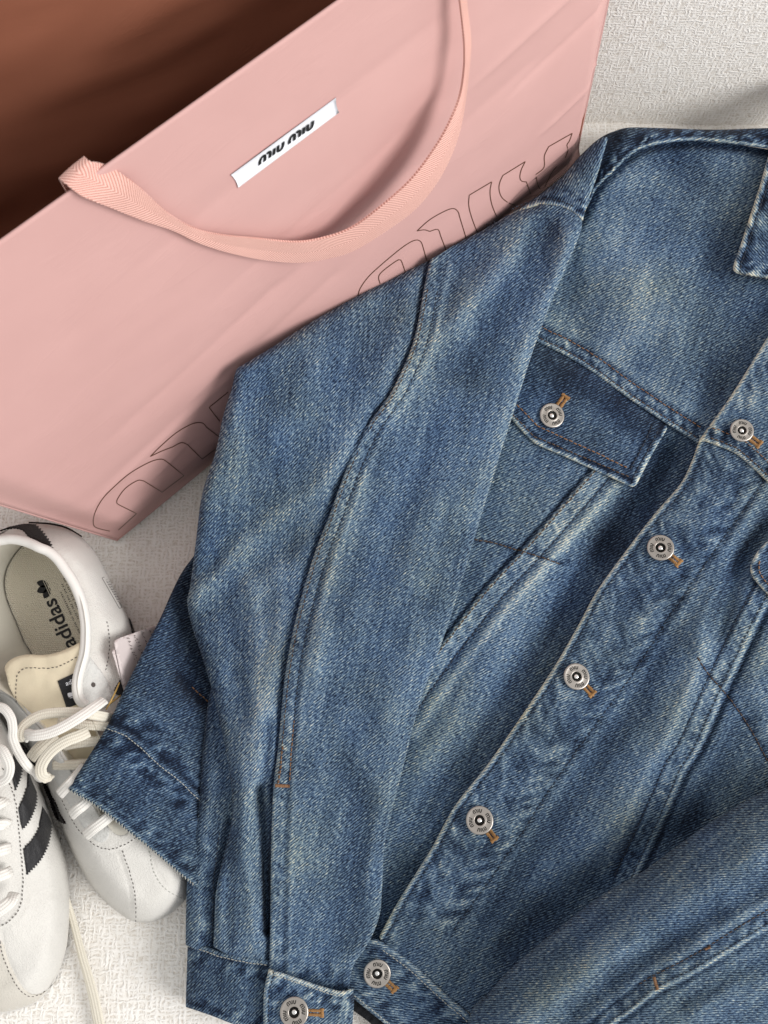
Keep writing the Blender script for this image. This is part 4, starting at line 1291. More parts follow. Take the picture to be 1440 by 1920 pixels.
# --- collar corner
col_e = cr((1500, 150), (1462, 230), (1440, 294), (1424, 350), (1405, 408), (1386, 467), (1376, 495), (1375, 507), (1386, 514), (1410, 519), (1440, 524), (1520, 540), (1580, 556))
col = Sheet([np.vstack([col_e, [(1620, 500), (1600, 160)]])], lambda x, y: zbody(x, y) + 12, rounds=((col_e, 7, 2.4),), strokes=[
    ('g', col_e, 6.5, 0.4, 0.70), ('b', col_e, -17, -10, -0.8, -0.16), ('p', col_e, 28, 30, 1.0, 0.26, 0.7)], noise=((50, 0.6, 3),), fade=0.40)
jpart(col.build("collar", DEN, None, step=4, skirt=6, twill=-48))
jpart(stitches("collar_stitching", col_e[6:] + np.array([13, 2]), col.z, M['th_navy'], None))

# --- side of the hem showing beyond the sleeve
h_out = cr((372, 1030), (363, 1043), (350, 1060), (337, 1080), (320, 1115), (300, 1160), (265, 1228), (233, 1293), (200, 1363), (167, 1417), (140, 1460), (127, 1480))
h_bot = cr((127, 1480), (145, 1491), (167, 1503), (200, 1526), (233, 1553), (283, 1593), (320, 1624), (348, 1647), (400, 1690))
h_seam = cr((198, 1360), (220, 1368), (240, 1377), (267, 1398), (300, 1430), (333, 1455), (367, 1487), (400, 1515))
zh = tps([(363, 1043, 14), (337, 1080, 22), (300, 1160, 44), (233, 1293, 70), (200, 1363, 74), (127, 1480, 76), (233, 1553, 68), (283, 1593, 62), (348, 1647, 50), (400, 1690, 38), (380, 1200, 20), (400, 1300, 24), (400, 1450, 34), (420, 1600, 36), (300, 1400, 64), (330, 1300, 46)])
hem = Sheet([np.vstack([h_out, h_bot[1:], [(440, 1690), (440, 1300), (420, 1100)]])], lambda x, y: zh(x, y), rounds=((h_out, 12, 4), (h_bot, 5, 1.4)), strokes=[
    ('g', h_bot + np.array([2, -4]), 5, 0.3, 0.22), ('g', h_bot + np.array([6, -12]), 4, -0.6, -0.1), ('g', h_seam, 4, 1.2, 0.16), ('g', h_seam + np.array([-5, 8]), 4, -0.9, -0.15), ('g', h_seam + np.array([5, -7]), 6, -1.2, -0.18),
    ('p', h_seam + np.array([-12, 22]), 22, 26, 1.0, 0.24, 0.5), ('p', h_seam + np.array([14, -22]), 20, 30, 0.9, 0.2, 0.5), ('p', h_bot + np.array([10, -22]), 14, 24, 0.6, 0.18, 0.5),
    ('g', cr((350, 1100), (330, 1200), (345, 1290)), 26, -2, -0.08), ('g', cr((300, 1200), (310, 1270), (330, 1330)), 16, 1.5, 0.03), ('g', cr((340, 1270), (365, 1300), (400, 1330)), 12, -3, -0.2), ('g', cr((250, 1300), (300, 1340), (350, 1390)), 14, 1.2, 0.08)],
    noise=((80, 1.0, 19), (36, 0.4, 18)), fade=0.33)
jpart(hem.build("back_hem", DEN, None, step=4, skirt=4, twill=25))
jpart(stitches("hem_stitching", h_seam + np.array([-3, 4]), hem.z, M['th_pale'], None, 5, 2, 2.0))
jpart(stitches("hem_overlock", h_bot[:-4] + np.array([2, -2]), hem.z, M['th_pale'], None, 4, 2.4, 2.6, wob=4))
jpart(stitches("hem_stitching", cr((360, 1288), (376, 1303), (392, 1318)), hem.z, M['th_rust'], None, 7, 2, 2.6))

# --- second sleeve, lower right
s2_top = cr((1600, 1390), (1520, 1430), (1440, 1478), (1347, 1532), (1269, 1587), (1207, 1633), (1133, 1676), (1055, 1734), (958, 1816), (919, 1859), (886, 1892), (870, 1960))
s2_seam = cr((1600, 1660), (1520, 1700), (1440, 1742), (1339, 1804), (1290, 1832), (1230, 1862), (1190, 1893), (1152, 1920), (1100, 1965))
z2 = tps([(1440, 1478, 62), (1600, 1390, 62), (1207, 1633, 62), (958, 1816, 58), (888, 1890, 52), (1400, 1650, 82), (1250, 1750, 80), (1100, 1850, 70), (1440, 1800, 80), (1300, 1900, 78), (1600, 1700, 80), (1000, 1950, 60), (1440, 2000, 70)])
s2 = Sheet([np.vstack([s2_top, [(900, 2000), (1600, 2000)]])], lambda x, y: z2(x, y), rounds=((s2_top, 105, 27),), strokes=[
    ('s', s2_seam, 44, 1.6, 0.05), ('g', s2_seam + np.array([2, 4]), 4, -1.0, -0.16), ('g', s2_seam + np.array([-1, -2]), 3.5, 0.6, 0.30), ('p', s2_seam + np.array([-8, -16]), 11, 18, 0.45, 0.14, 0.6), ('g', s2_seam + np.array([-14, -28]), 3.5, -0.9, -0.2),
    ('g', s2_seam + np.array([-20, -42]), 14, 1.0, 0.12), ('g', cr((1440, 1580), (1300, 1660), (1180, 1740), (1060, 1840), (960, 1920)), 28, 2.6, 0.11), ('g', cr((1440, 1660), (1330, 1720), (1200, 1800), (1080, 1900)), 22, -2.4, -0.08),
    ('g', cr((1440, 1530), (1330, 1590), (1230, 1660)), 18, 1.5, 0.05), ('g', cr((1440, 1840), (1340, 1880), (1280, 1920)), 22, 2.0, 0.06), ('g', cr((1440, 1790), (1360, 1830), (1280, 1880)), 16, -1.6, -0.05), ('g', cr((1200, 1760), (1100, 1830), (1000, 1920)), 14, 1.2, 0.06)],
    noise=((140, 2.0, 41), (50, 0.6, 42)), fade=0.46)
jpart(s2.build("sleeve_front", DEN, None, step=4.8, to=14, twill=2))
jpart(stitches("sleeve_stitching", s2_seam + np.array([-4, -8]), s2.z, M['th_navy'], None, 6, 3, 2.0))
jpart(stitches("sleeve_stitching", s2_seam[:34] + np.array([-14, -28]), s2.z, M['th_brown'], None, 7, 3, 2.2))
bartack((1226, 1832), (1233, 1856), s2, M['th_rust'], 7, 3.2)
bartack((1322, 1780), (1332, 1776), s2, M['th_rust'], 3, 2.2)

# ------------------------------------------------------------------ buttons
R0 = 8.6
bprof = [(0.0, 0.3), (0.335, 0.3), (0.35, 0.9), (0.365, 1.75), (0.40, 2.05), (0.45, 1.95), (0.50, 1.8), (0.80, 1.8), (0.86, 1.95), (0.93, 1.95), (0.985, 1.65), (1.0, 1.2), (0.97, 0.5), (0.80, -0.4), (0.0, -0.4)]
bv, bf = lathe([(r * R0 / 1000, z / 1000) for r, z in bprof], 44)
btn_me = None
sp_prof = [(R0 * .20 * math.sin(a) / 1000 if a < 1.55 else R0 * .20 / 1000, (0.75 + 1.15 * math.cos(a)) / 1000) for a in np.linspace(0, 1.57, 7)] + [(R0 * .20 / 1000, 0.0004)]
sv, sf_ = lathe(sp_prof, 20)
well_v, well_f = lathe([(0, 0.0004), (R0 * .33 / 1000, 0.0004), (R0 * .352 / 1000, 0.0015)], 32)


def miu_ring():
    S = []
    for k in range(4):
        a0 = math.pi / 2 - k * math.pi / 2 + 0.18
        for st in glyph_miu(0):
            pts = []
            for (u, v) in resample(st, 0.18):
                ang = a0 - (u - 1.23) * 0.37
                r = 0.545 + 0.24 * v
                pts.append((r * math.cos(ang), r * math.sin(ang)))
            S.append(np.array(pts))
    return S


def button(x, y, rpx, sheet, rot=0.0, lift=1.2, tilt=(0, 0)):
    z = float(sheet.z(x, y)[0])
    n = Vector(normal_at(sheet, x, y, 14))
    n = (n + Vector((tilt[0], tilt[1], 0))).normalized()
    loc = P(x, y, z + lift)[0]
    depth = float((loc - CAM) @ FWD)
    s = rpx * depth / FPX / (R0 / 1000)
    q = Vector((0, 0, 1)).rotation_difference(n)
    from mathutils import Matrix
    Mx = Matrix.Translation(Vector(loc - JL)) @ q.to_matrix().to_4x4() @ Matrix.Rotation(rot, 4, 'Z') @ Matrix.Scale(s, 4)
    o = mesh("button", bv, bf, M['nickel'], jacket)
    o.matrix_local = Mx
    w = mesh("well", well_v, well_f, M['dark_metal'], o)
    st = mesh("stud", sv, sf_, M['steel'], o)
    stroke_mesh("embossed_lettering", miu_ring(), lambda u, v: (u * R0 / 1000, v * R0 / 1000, 0.00186), 0.066, M['dark_metal'], o)
    return o


def buttonhole(x, y, dx, dy, sheet, L=26, W=9):
    """end of a keyhole buttonhole: two rows of tan thread and a bar tack, starting under the button"""
    d = np.array([dx, dy], float); d /= np.linalg.norm(d); nn = np.array([-d[1], d[0]])
    V = []; F = []; fab = []

    def bar(c, t, n_, l, w, h):
        i0 = len(V)
        for q, hh in ((-1, -.5), (-.6, .8), (0, 1), (.6, .8), (1, -.5)):
            for u, k in ((-1, .3), (0, 1), (1, .3)):
                p = c + t * q * l + n_ * u * w
                V.append(P(p[0], p[1], float(sheet.z(p[0], p[1])[0]) + .25 + h * hh * k)[0]); fab.append((q * 4 + c[0], u, c[1]))
        for r in range(4):
            for u in range(2):
                F.append((i0 + r * 3 + u, i0 + r * 3 + u + 1, i0 + (r + 1) * 3 + u + 1, i0 + (r + 1) * 3 + u))
    c0 = np.array([x, y], float)
    k = -10.0
    while k < L - 5:
        for sgn in (-1, 1):
            bar(c0 + d * (k + random.uniform(-.4, .4)) + nn * sgn * 3.9, nn * sgn, d, 3.0 * random.uniform(.85, 1.15), 1.25, .75)
        k += 2.3
    for q in range(8):
        bar(c0 + d * (L - 3) + nn * (q - 3.5) * 2.1, d, nn, 3.6 * random.uniform(.7, 1.3), 1.35, 1.0)
    jpart(mesh("buttonhole", V, F, M['th_tan'], None, attrs={"fab": fab}))


BT = [(1034, 780, 24, flap, (0.62, -0.85), 0.3), (1390, 808, 22, yoke2, (0.8, 0.6), -0.35), (1238, 1028, 25, op, (0.78, 0.62), -0.2), (1080, 1269, 25, op, (0.7, 0.72), 0.1), (899, 1538, 26, op, (0.62, 0.78), 0.05),
      (707, 1824, 26, wb, (0.72, 0.70), -0.25), (552, 1897, 27, ct, (1, 0.05), 0.15)]
for (x, y, r, sh, d, rot) in BT:
    off = r * 0.92
    buttonhole(x + d[0] * off, y + d[1] * off, d[0], d[1], sh, 25 if y < 1800 or x > 600 else 30)
    button(x, y, r, sh, rot)

# ------------------------------------------------------------------ sneakers
def spart(o, root):
    if o is None: return None
    me = o.data
    co = np.empty(len(me.vertices) * 3, np.float32); me.vertices.foreach_get("co", co)
    me.vertices.foreach_set("co", (co.reshape(-1, 3) - np.array(root.location)).astype(np.float32).ravel()); me.update()
    o.parent = root
    return o


def sub(o, part):
    o.parent = part
    return o


def serrate(pts, amp, per):
    p = resample(spline(pts, 8), per / 2)
    t = np.gradient(p, axis=0); t /= np.linalg.norm(t, axis=1)[:, None]
    nn = np.stack([-t[:, 1], t[:, 0]], 1)
    return p + nn * (amp * (np.arange(len(p)) % 2 - .5))[:, None]


# ---- the shoe with its open collar
sA = empty("sneaker", tuple(P(150, 1350, 0)[0]))
tag(sA, "white nubuck sneaker with open collar and cream tongue, its toe under the jacket hem", "sneaker", "pair of white sneakers")
outer = cr((-120, 1060), (-70, 1030), (0, 998), (20, 987), (45, 982), (72, 982), (101, 985), (126, 992), (152, 1007), (173, 1028), (191, 1057), (208, 1093), (228, 1133), (243, 1160), (256, 1200), (270, 1260), (290, 1340), (315, 1430), (340, 1520), (358, 1600), (358, 1650), (350, 1683), (333, 1703), (310, 1720),
           (283, 1730), (250, 1728), (227, 1715), (200, 1693), (173, 1663), (150, 1627), (130, 1587), (113, 1547), (100, 1510), (83, 1467), (62, 1420), (40, 1380), (8, 1335), (-30, 1290), (-80, 1220), (-120, 1140))
rim_c = cr((-20, 1280), (-60, 1220), (-95, 1140), (-85, 1070), (-50, 1028), (0, 1014), (23, 1011), (49, 1016), (74, 1027), (100, 1040), (123, 1069), (141, 1098), (154, 1132), (160, 1165), (161, 1190), (159, 1222), (152, 1248), (146, 1272), (145, 1292), (150, 1312), (162, 1324))
thr = cr((162, 1324), (190, 1390), (215, 1460), (236, 1530), (240, 1560), (222, 1566), (205, 1552), (180, 1510), (150, 1460), (110, 1400), (70, 1350), (30, 1312), (-20, 1280))
opening = np.vstack([rim_c, thr[1:-1]])
zu = tps([(0, 1010, 74), (100, 1035, 72), (155, 1130, 66), (160, 1220, 64), (150, 1300, 66), (200, 1420, 64), (235, 1540, 58), (150, 1460, 62), (60, 1345, 66), (-60, 1150, 66), (200, 1580, 56), (220, 1640, 50), (300, 1640, 48), (270, 1700, 42),
          (190, 1640, 48), (130, 1540, 56), (220, 1200, 52), (260, 1330, 52), (310, 1500, 50), (100, 1470, 58), (30, 1370, 60), (-100, 1150, 60), (170, 1060, 64), (90, 1000, 68)])
eye_u = cr((110, 1500), (140, 1555), (163, 1580), (187, 1596), (213, 1597), (243, 1583), (268, 1560))
tl_l = cr((222, 1597), (237, 1640), (246, 1680), (248, 1732))
tl_r = cr((283, 1590), (289, 1620), (297, 1640), (317, 1664), (352, 1682))
upA = Sheet([outer, opening], lambda x, y: zu(x, y), rounds=((np.vstack([outer, outer[:1]]), 46, 46),), strokes=[
    ('g', eye_u, 3, -0.5, 0), ('s', eye_u, -40, 0.9, 0), ('g', tl_l, 2.6, -0.7, 0), ('s', tl_l, -30, 0.7, 0), ('g', tl_r, 2.6, -0.7, 0), ('g', cr((120, 1080), (160, 1160), (175, 1250)), 16, 1.5, 0)], noise=((60, 0.7, 3), (18, 0.15, 8)))
upo = spart(upA.build("upper", M['suede'], None, step=4.5, to=9), sA)
# outsole
so_ = outer + (outer - outer.mean(0)) * 0.004
soleS = Sheet([outer + (np.array([110, 1350]) - outer) * 0.03], lambda x, y: 9 + 0 * x)
spart(soleS.build("outsole", M['sole'], None, step=12, to=0.3), sA)
# padded collar rim and lining
rz = np.interp(np.linspace(0, 1, len(rim_c)), [0, .2, .4, .6, .8, 1], [70, 72, 78, 72, 69, 68])
spart(ribbon("collar_rim", np.c_[rim_c, rz][::4], 5.4, 6.5, M['rim'], None, n=8, seg=14, round_=2.1), sA)
ins = cr((-40, 1290), (-70, 1200), (-66, 1120), (-30, 1060), (0, 1040), (35, 1028), (80, 1040), (118, 1075), (142, 1120), (156, 1180), (160, 1250), (160, 1330), (120, 1345), (60, 1330), (0, 1310))
insole_v = cr((42, 1024), (27, 1042), (14, 1066), (9, 1093), (13, 1120), (22, 1145), (36, 1178), (47, 1205), (60, 1225), (84, 1275), (120, 1320), (160, 1330), (175, 1290), (172, 1210), (160, 1140), (140, 1080), (100, 1040), (66, 1022))
iS = Sheet([insole_v], lambda x, y: 27 + 0 * x, rounds=((np.vstack([insole_v, insole_v[:1]]), 16, -2.5),))
insole = spart(iS.build("insole", M['insole'], None, step=6, skirt=2, twill=-30), sA)
# lining wall: from the rim down to the insole edge
n_ = 90
ra = resample(np.vstack([rim_c, thr[1:-1]]), 8, True)
la = []
cin = insole_v.mean(0)
ia = resample(insole_v, 5, True)
V = []; F = []
rows = 9
raz = np.interp(np.arange(len(ra)), np.linspace(0, len(ra), 6), [70, 75, 76, 69, 62, 66])
for i, p in enumerate(ra):
    d = np.hypot(ia[:, 0] - p[0], ia[:, 1] - p[1]); q = ia[int(np.argmin(d))]
    for k in range(rows):
        t = k / (rows - 1)
        w = 3 * math.sin(t * math.pi)
        V.append(P(p[0] * (1 - t) + q[0] * t - w, p[1] * (1 - t) + q[1] * t, raz[i] * (1 - t) + 26.5 * t)[0])
F = [(i * rows + k, i * rows + k + 1, ((i + 1) % len(ra)) * rows + k + 1, ((i + 1) % len(ra)) * rows + k) for i in range(len(ra)) for k in range(rows - 1)]
spart(mesh("lining", V, F, M['lining'], None), sA)
# heel tab
tab = np.vstack([serrate([(20, 987), (45, 982), (67, 983)], 1, 5), serrate([(67, 983), (79, 995), (88, 1007), (95, 1017), (99, 1030)], 5, 6), serrate([(99, 1030), (87, 1023), (69, 1014), (52, 1005), (43, 995), (25, 991), (0, 997), (-40, 1015)], 2.0, 6), [(-40, 1008), (0, 994)]])
hs = Sheet([tab], upA.z, off=0.7)
spart(hs.build("heel_tab", M['brown_suede'], None, step=3.5, skirt=1.5), sA)
hl = resample(cr((55, 981), (72, 981.5), (101, 984), (126, 991), (152, 1006.5)), 4)
spart(ribbon("heel_edge", np.c_[hl, np.full(len(hl), 17.0)], 1.6, 2.4, M['brown_suede'], None, n=2), sA)
# quarter stitching and printed size box
spart(stitches("quarter_stitching", cr((201, 1165), (205, 1200), (203, 1235), (197, 1262)), upA.z, M['grey_ink'], None, 4, 3.5, 1.6, high=.35), sA)
spart(stitches("toe_stitching", eye_u + np.array([2, -6]), upA.z, M['grey_ink'], None, 4.2, 3.6, 1.6, high=.35), sA)
spart(stitches("toe_stitching", tl_l + np.array([7, -2]), upA.z, M['grey_ink'], None, 4.2, 3.6, 1.6, high=.35), sA)
spart(stitches("toe_stitching", tl_r + np.array([-3, 6]), upA.z, M['th_pale'], None, 4.2, 3.6, 1.6, high=.35), sA)
bx = [np.array(a) for a in (resample(np.array([(196, 1082), (191, 1083), (224, 1141), (229, 1139)], float), 3), resample(np.array([(229, 1139), (224, 1129)], float), 3))]
for k in range(9):
    f_ = 0.1 + k * 0.085
    a = np.array([194, 1083]) * (1 - f_) + np.array([225, 1137]) * f_
    bx.append(np.array([a + (1.5, -.8), a + (5 + (k % 3), -2.5)])); bx.append(np.array([a + (3, 1.6), a + (4, 4)]))
stroke = stroke_mesh("size_print", [b for b in bx], lambda u, v: P(u, v, float(upA.z(u, v)[0]) + .35)[0], 0.9, M['grey_ink'], None)
spart(stroke, sA)
# eyestay facing beside the collar with its eyelet
ey = cr((164, 1226), (178, 1243), (196, 1268), (206, 1290), (214, 1310), (200, 1322), (170, 1324), (156, 1312), (152, 1290), (154, 1262))
eyS = Sheet([ey], upA.z, off=0.9)
spart(eyS.build("eyestay", M['tumbled'], None, step=4, skirt=1.5), sA)
hv = [P(175 + 4.2 * math.cos(a), 1284 + 4.6 * math.sin(a), float(upA.z(175, 1284)[0]) + 1.45)[0] for a in np.linspace(0, 2 * math.pi, 15)[:-1]]
spart(mesh("eyelet", hv, [tuple(range(14))[::-1]], M['grey_ink'], None), sA)
eyL = Sheet([cr((-20, 1290), (20, 1308), (50, 1340), (80, 1372), (118, 1424), (150, 1472), (178, 1516), (205, 1558), (190, 1580), (160, 1556), (125, 1500), (95, 1450), (60, 1400), (20, 1352), (-20, 1316))], upA.z, off=0.8)
spart(eyL.build("eyestay", M['tumbled'], None, step=4, skirt=1.5), sA)
# tongue
tg = np.vstack([cr((9, 1255), (9, 1250), (16, 1240), (32, 1231), (54, 1227), (81, 1228), (108, 1223), (135, 1212), (150, 1204)), cr((150, 1225), (143, 1255), (139, 1280), (143, 1305), (160, 1330), (225, 1440), (245, 1545), (225, 1560), (190, 1520), (140, 1450), (90, 1385), (54, 1341), (31, 1314), (18, 1290))])
tz = tps([(16, 1245, 66), (81, 1230, 70), (150, 1205, 72), (60, 1300, 66), (150, 1320, 62), (120, 1400, 58), (200, 1450, 56), (230, 1540, 52), (170, 1490, 55)])
tS = Sheet([tg], lambda x, y: tz(x, y), rounds=((cr((0, 1262), (9, 1250), (16, 1240), (32, 1231), (54, 1227), (81, 1228), (108, 1223), (135, 1212), (170, 1196)), 8, 2.5),), noise=((50, 1.0, 6),))
tongue = spart(tS.build("tongue", M['tongue'], None, step=4, skirt=3), sA)
sub(spart(stitches("tongue_stitching", cr((30, 1318), (29, 1305), (30, 1288), (32, 1267), (43, 1254), (60, 1252), (87, 1253), (112, 1249), (141, 1234), (152, 1228)), tS.z, M['grey_ink'], None, 4.5, 3.5, 1.7, high=.35), sA), tongue)
pS = Sheet([np.array([(108, 1277), (139, 1262), (139, 1285), (143, 1303), (152, 1318), (125, 1328)], float)], tS.z, off=0.6)
patch = spart(pS.build("tongue_patch", M['black_leather'], None, step=4, skirt=1), sA)
pA, pX, pY = np.array([124, 1286.]), np.array([9.4, -3.6]), np.array([-2.6, -9.6])


def patch_place(u, v, lift=0.5):
    p = pA + pX * u + pY * v
    return P(p[0], p[1], float(pS.z(p[0], p[1])[0]) + lift)[0]


sub(spart(text_mesh("lettering", "adidas", patch_place, M['white_paper'], None, 1.25, bold=0.012), sA), patch)


def trefoil(n=14):
    """three upright leaves crossed by three stripes -> list of polygons in unit space"""
    out = []
    for ang, sc in ((0, 1.0), (38, .94), (-38, .94)):
        a = math.radians(ang)
        w, h = 0.30 * sc, 1.0 * sc
        L = [(-w * math.sin(math.pi * t) ** .75, h * t) for t in np.linspace(0, 1, n)] + [(w * math.sin(math.pi * t) ** .75, h * t) for t in np.linspace(1, 0, n)[1:-1]]
        L = np.array(L) + np.array([0, .18])
        R_ = np.array([(x * math.cos(a) + y * math.sin(a), -x * math.sin(a) + y * math.cos(a)) for x, y in L])
        for lo, hi in ((-1, .04), (.11, .19), (.26, .34), (.41, 2)):
            q = clip_band(R_, lo, hi)
            if len(q) > 2: out.append(q)
    return out


def clip_band(p, lo, hi):
    def cut(p, lim, sgn):
        o = []
        for a, b in zip(p, np.roll(p, -1, 0)):
            ia_, ib_ = sgn * (a[1] - lim) >= 0, sgn * (b[1] - lim) >= 0
            if ia_: o.append(a)
            if ia_ != ib_:
                t = (lim - a[1]) / (b[1] - a[1]); o.append(a + (b - a) * t)
        return np.array(o) if o else np.zeros((0, 2))
    p = cut(p, lo, 1)
    if len(p): p = cut(p, hi, -1)
    return p


tA = np.array([143, 1310.])
sub(spart(poly_mesh("emblem", trefoil(), lambda u, v: (lambda p: P(p[0], p[1], float(pS.z(p[0], p[1])[0]) + .5)[0])(tA + pX * u * 1.9 + pY * v * 1.75), M['white_paper'], None), sA), patch)
# insole print: emblem, word, small lines. Reading direction runs up the shoe
wD, wU = np.array([-0.42, -0.907]), np.array([-0.907, 0.42])


def ins_place(org, size):
    def f(u, v):
        p = np.array(org, float) + wD * u * size + wU * v * size
        return P(p[0], p[1], float(iS.z(p[0], p[1])[0]) + .3)[0]
    return f


sub(spart(text_mesh("lettering", "adidas", ins_place((144, 1209), 40), M['black_ink'], None, 1.0, bold=0.014), sA), insole)
sub(spart(poly_mesh("emblem", trefoil(), ins_place((95, 1098), 24), M['black_ink'], None), sA), insole)
rows_ = []
for k, (c0, ln) in enumerate((((150, 1186), 84), ((152, 1170), 88), ((153, 1154), 78), ((151, 1136), 52))):
    s_ = 0.0
    while s_ < ln:
        w_ = random.choice((2.2, 3.0, 1.4, 2.6))
        for q in (0.0, 0.5):
            a = np.array(c0, float) + wD * s_ + wU * (q * 3.4)
            rows_.append(np.array([a, a + wD * w_ * random.uniform(.5, 1)]))
        a = np.array(c0, float) + wD * (s_ + w_ * .3)
        rows_.append(np.array([a - wU * .4, a + wU * 2.6]))
        s_ += w_ + random.choice((1.2, 1.2, 1.2, 4.0))
sub(spart(stroke_mesh("small_print", rows_, lambda u, v: P(u, v, float(iS.z(u, v)[0]) + .3)[0], 0.8, M['grey_ink'], None), sA), insole)


def lace(pts, w, mat, root, t=2.2, **kw):
    return spart(ribbon("lace", pts, w, t, mat, None, **kw), root)


IV, WH = M['lace'], M['white_lace']
lace([(120, 1398, 63), (145, 1393, 66), (186, 1389, 66), (225, 1384, 60)], 5.4, IV, sA)
lace([(100, 1434, 60), (130, 1434, 63), (160, 1432, 64), (215, 1428, 60)], 5.2, IV, sA)
lace([(110, 1352, 66), (153, 1358, 69), (190, 1361, 68), (225, 1366, 62)], 5.2, IV, sA)
lace([(58, 1422, 70), (68, 1408, 72), (84, 1393, 71), (104, 1376, 70)], 6.0, IV, sA)
lace([(112, 1489, 66), (124, 1476, 70), (136, 1464, 71), (160, 1436, 66)], 5.6, WH, sA)
lace([(134, 1528, 62), (145, 1518, 67), (158, 1508, 67), (182, 1484, 62)], 5.6, WH, sA)
lace([(160, 1566, 60), (176, 1553, 65), (196, 1538, 65), (222, 1516, 60)], 5.8, WH, sA)
lace([(232, 1352, 48), (212, 1347, 60), (190, 1343, 73), (172, 1340, 78), (150, 1336, 79), (108, 1336, 79), (76, 1341, 79), (52, 1354, 79), (40, 1368, 80), (38, 1382, 79), (42, 1388, 76)], 5.2, IV, sA)
lace([(195, 1313, 72), (182, 1322, 77), (153, 1342, 83), (120, 1362, 85), (92, 1374, 85), (65, 1379, 84), (52, 1377, 81), (46, 1384, 77)], 5.6, WH, sA)
lace([(165, 1372, 76), (150, 1379, 79), (126, 1388, 81), (103, 1402, 81), (86, 1420, 80), (77, 1438, 79), (78, 1452, 78), (86, 1458, 74), (92, 1455, 70)], 6.0, IV, sA)
# lace falling between the two shoes
lace([(-20, 1328, 84), (0, 1326, 86), (12, 1333, 87), (21, 1348, 87), (24, 1366, 86), (24, 1384, 84), (33, 1408, 82), (48, 1432, 80), (64, 1449, 72), (72, 1462, 60)], 4.8, WH, sA)

# ---- the shoe lying half out of view
sB = empty("sneaker", tuple(P(20, 1620, 0)[0]))
tag(sB, "white sneaker with three black zigzag-edged side stripes beside its open-collared partner", "sneaker", "pair of white sneakers")
outB = cr((-40, 1290), (0, 1345), (33, 1400), (63, 1443), (77, 1477), (90, 1510), (100, 1543), (110, 1567), (123, 1607), (129, 1650), (131, 1700), (128, 1750), (123, 1783), (110, 1823), (90, 1857), (67, 1880), (33, 1893), (0, 1900), (-50, 1900), (-100, 1870), (-140, 1800), (-150, 1700), (-145, 1580), (-140, 1450), (-120, 1350), (-90, 1300))
zB = tps([(-40, 1320, 76), (0, 1400, 74), (30, 1440, 66), (20, 1500, 70), (40, 1600, 62), (0, 1600, 70), (90, 1650, 48), (60, 1700, 52), (0, 1750, 56), (60, 1800, 46), (0, 1850, 44), (-60, 1600, 70), (-60, 1800, 50), (-120, 1600, 56), (80, 1540, 54), (-80, 1400, 76)])
eyB = cr((8, 1440), (20, 1466), (29, 1490), (35, 1520), (39, 1560), (43, 1600), (46, 1640), (46, 1665), (43, 1692), (35, 1711), (19, 1728), (0, 1739), (-30, 1750))
toeB = cr((4, 1747), (12, 1790), (33, 1838), (52, 1860), (69, 1864), (86, 1858), (100, 1845), (112, 1826))
upB = Sheet([outB], lambda x, y: zB(x, y), rounds=((np.vstack([outB, outB[:1]]), 44, 40),), strokes=[('g', eyB + np.array([4, 2]), 2.6, -0.6, 0), ('s', eyB + np.array([4, 2]), 30, 1.0, 0), ('g', toeB, 2.6, -0.8, 0)], noise=((60, 0.7, 5), (18, 0.15, 9)))
spart(upB.build("upper", M['suede'], None, step=4.5, to=9), sB)
spart(Sheet([outB + (np.array([-10, 1600]) - outB) * 0.04], lambda x, y: 9 + 0 * x).build("outsole", M['sole'], None, step=12, to=0.3), sB)
tipB = np.vstack([toeB[4:] * 1.0, cr((112, 1826), (103, 1840), (89, 1856), (67, 1878), (33, 1891), (0, 1898), (-40, 1897)), cr((-40, 1820), (-10, 1770), (2, 1764))])
spart(Sheet([tipB], upB.z, off=0.45).build("toe_cap", M['cream_suede'], None, step=4, skirt=1), sB)
spart(stitches("toe_stitching", toeB[2:34] + np.array([-6, 4]), upB.z, M['grey_ink'], None, 4.4, 3.4, 1.7, lift=.7, high=.35), sB)
spart(stitches("eyestay_stitching", eyB + np.array([-3, 0]), upB.z, M['grey_ink'], None, 4.4, 3.4, 1.7, lift=.6, high=.35), sB)
stripe_pts = [([(27, 1409), (34, 1417), (43, 1428)], [(43, 1428), (42, 1445), (38, 1462), (29, 1483)], [(29, 1483), (25, 1466), (22, 1452), (24, 1430)]),
              ([(52, 1442), (60, 1464), (70, 1487)], [(70, 1487), (69, 1505), (64, 1522), (54, 1542), (42, 1556)], [(42, 1556), (38, 1536), (35, 1514), (44, 1495), (50, 1474)]),
              ([(80, 1512), (90, 1528), (98, 1545)], [(98, 1545), (95, 1568), (88, 1592), (74, 1616), (50, 1641)], [(50, 1641), (47, 1615), (44, 1591), (62, 1572), (76, 1545)])]
for a, b, c in stripe_pts:
    pl = np.vstack([resample(np.array(a, float), 4), serrate(b, 4.5, 6.0)[1:], resample(spline(c[:2] if len(c) < 4 else c[:3], 6), 4)[1:], serrate(c[2:], 3.5, 6.0)[1:-1]])
    spart(Sheet([pl], upB.z, off=0.9).build("stripe", M['black_leather'], None, step=3.5, skirt=1.4), sB)
for (y0, y1, x1) in ((1512, 1500, 13), (1546, 1546, 16), (1597, 1590, 18), (1644, 1634, 20), (1712, 1676, 27)):
    lace([(-60, y0 + 8, 76), (-20, y0 + 4, 77), (x1 - 12, (y0 + y1) / 2, 75), (x1, y1, 70)], 5.6 if y0 < 1700 else 6.5, WH, sB, t=2.6)
lace([(-30, 1400, 84), (0, 1405, 88), (11, 1418, 89), (18, 1438, 88), (13, 1458, 86), (-4, 1468, 84), (-30, 1472, 80)], 5.2, WH, sB)
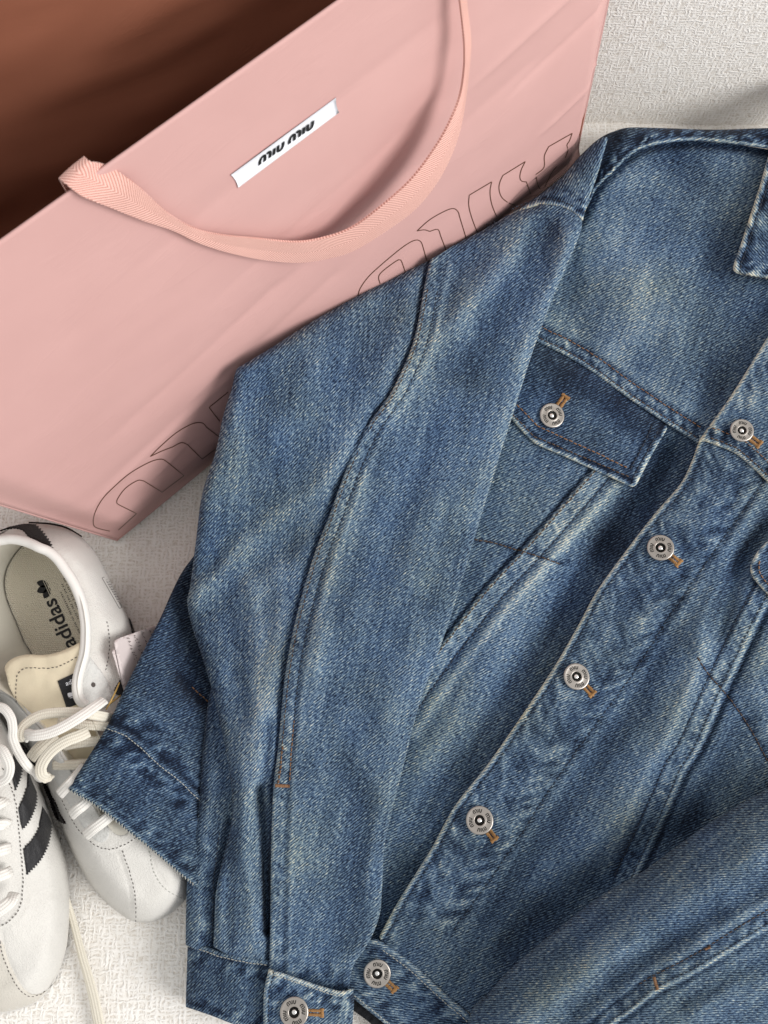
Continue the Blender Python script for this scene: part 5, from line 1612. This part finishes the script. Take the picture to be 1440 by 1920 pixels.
# lace end lying on the seat
lace([(118, 1660, 8), (126, 1690, 4), (134, 1716, 2.4), (143, 1750, 2.2), (154, 1793, 2.2), (165, 1830, 2.2), (176, 1872, 2.2), (186, 1922, 2.2), (196, 1975, 2.2)], [3.2, 3.8, 4.4, 5.2, 6.0, 6.4], IV, sB, t=1.6)
# stripes on the inner side of the first shoe
for pts in ([(78, 1466), (86, 1470), (98, 1494), (104, 1502), (92, 1500)], [(92, 1497), (104, 1504), (112, 1524), (124, 1545), (108, 1538), (98, 1520)], [(40, 1392), (52, 1404), (66, 1432), (70, 1446), (56, 1436), (46, 1414)]):
    p = serrate(pts + [pts[0]], 2.2, 5)[:-1]
    spart(Sheet([p], upA.z, off=0.9).build("stripe", M['brown_suede'], None, step=3, skirt=1.2), sA)
p = serrate([(226, 1272), (236, 1270), (246, 1300), (244, 1320), (230, 1308), (214, 1296), (226, 1272)], 2.2, 5)[:-1]
spart(Sheet([p], upA.z, off=0.9).build("stripe", M['black_leather'], None, step=3, skirt=1.2), sA)
p = cr((241, 1158), (246, 1164), (252, 1182), (256, 1194), (249, 1192), (246, 1176))
spart(Sheet([p], upA.z, off=1.2).build("stripe", M['black_leather'], None, step=3, skirt=1.2), sA)

# ------------------------------------------------------------------ hang tag
ht = empty("hang_tag", tuple(P(250, 1240, 60)[0]))
tag(ht, "folded white paper care tag tucked between the open sneaker and the jacket hem", "tag")
ztag = lambda x, y: 64 - 0.46 * (x - 215) + 0.02 * (y - 1200)
for name, pts, off in (("tag_page", [(210, 1222), (216, 1214), (300, 1186), (320, 1210), (262, 1316), (240, 1322)], -1.2), ("tag_page", [(214, 1206), (216, 1200), (222, 1197), (288, 1174), (330, 1180), (270, 1310), (236, 1314)], 0.0)):
    o = Sheet([np.array(pts, float)], ztag, off=off, noise=((60, 0.5, 2),)).build(name, M['white_paper2'], None, step=6, skirt=0.35)
    spart(o, ht)
tr = []
for k in range(4):
    c0 = np.array([237, 1196.]) + np.array([13.5, -4.5]) * k
    for j in range(9 - k):
        a = c0 + np.array([2.0, 5.4]) * j * 1.15
        for m_ in range(3):
            b = a + np.array([random.uniform(0, 5), random.uniform(0, 3)])
            tr.append(np.array([b, b + np.array([random.uniform(1, 3), random.uniform(-1.5, 2)])]))
spart(stroke_mesh("small_print", tr, lambda u, v: P(u, v, float(ztag(u, v)) + 1.0)[0], 1.2, M['tag_ink'], None), ht)
spart(ribbon("string", [(224, 1280, 62), (216, 1298, 66), (207, 1316, 68), (199, 1330, 66)], 0.9, 0.9, M['gold'], None, seg=6, round_=2), ht)
spart(ribbon("string", [(226, 1304, 60), (216, 1312, 64), (206, 1319, 66)], 0.9, 0.9, M['gold'], None, seg=6, round_=2), ht)
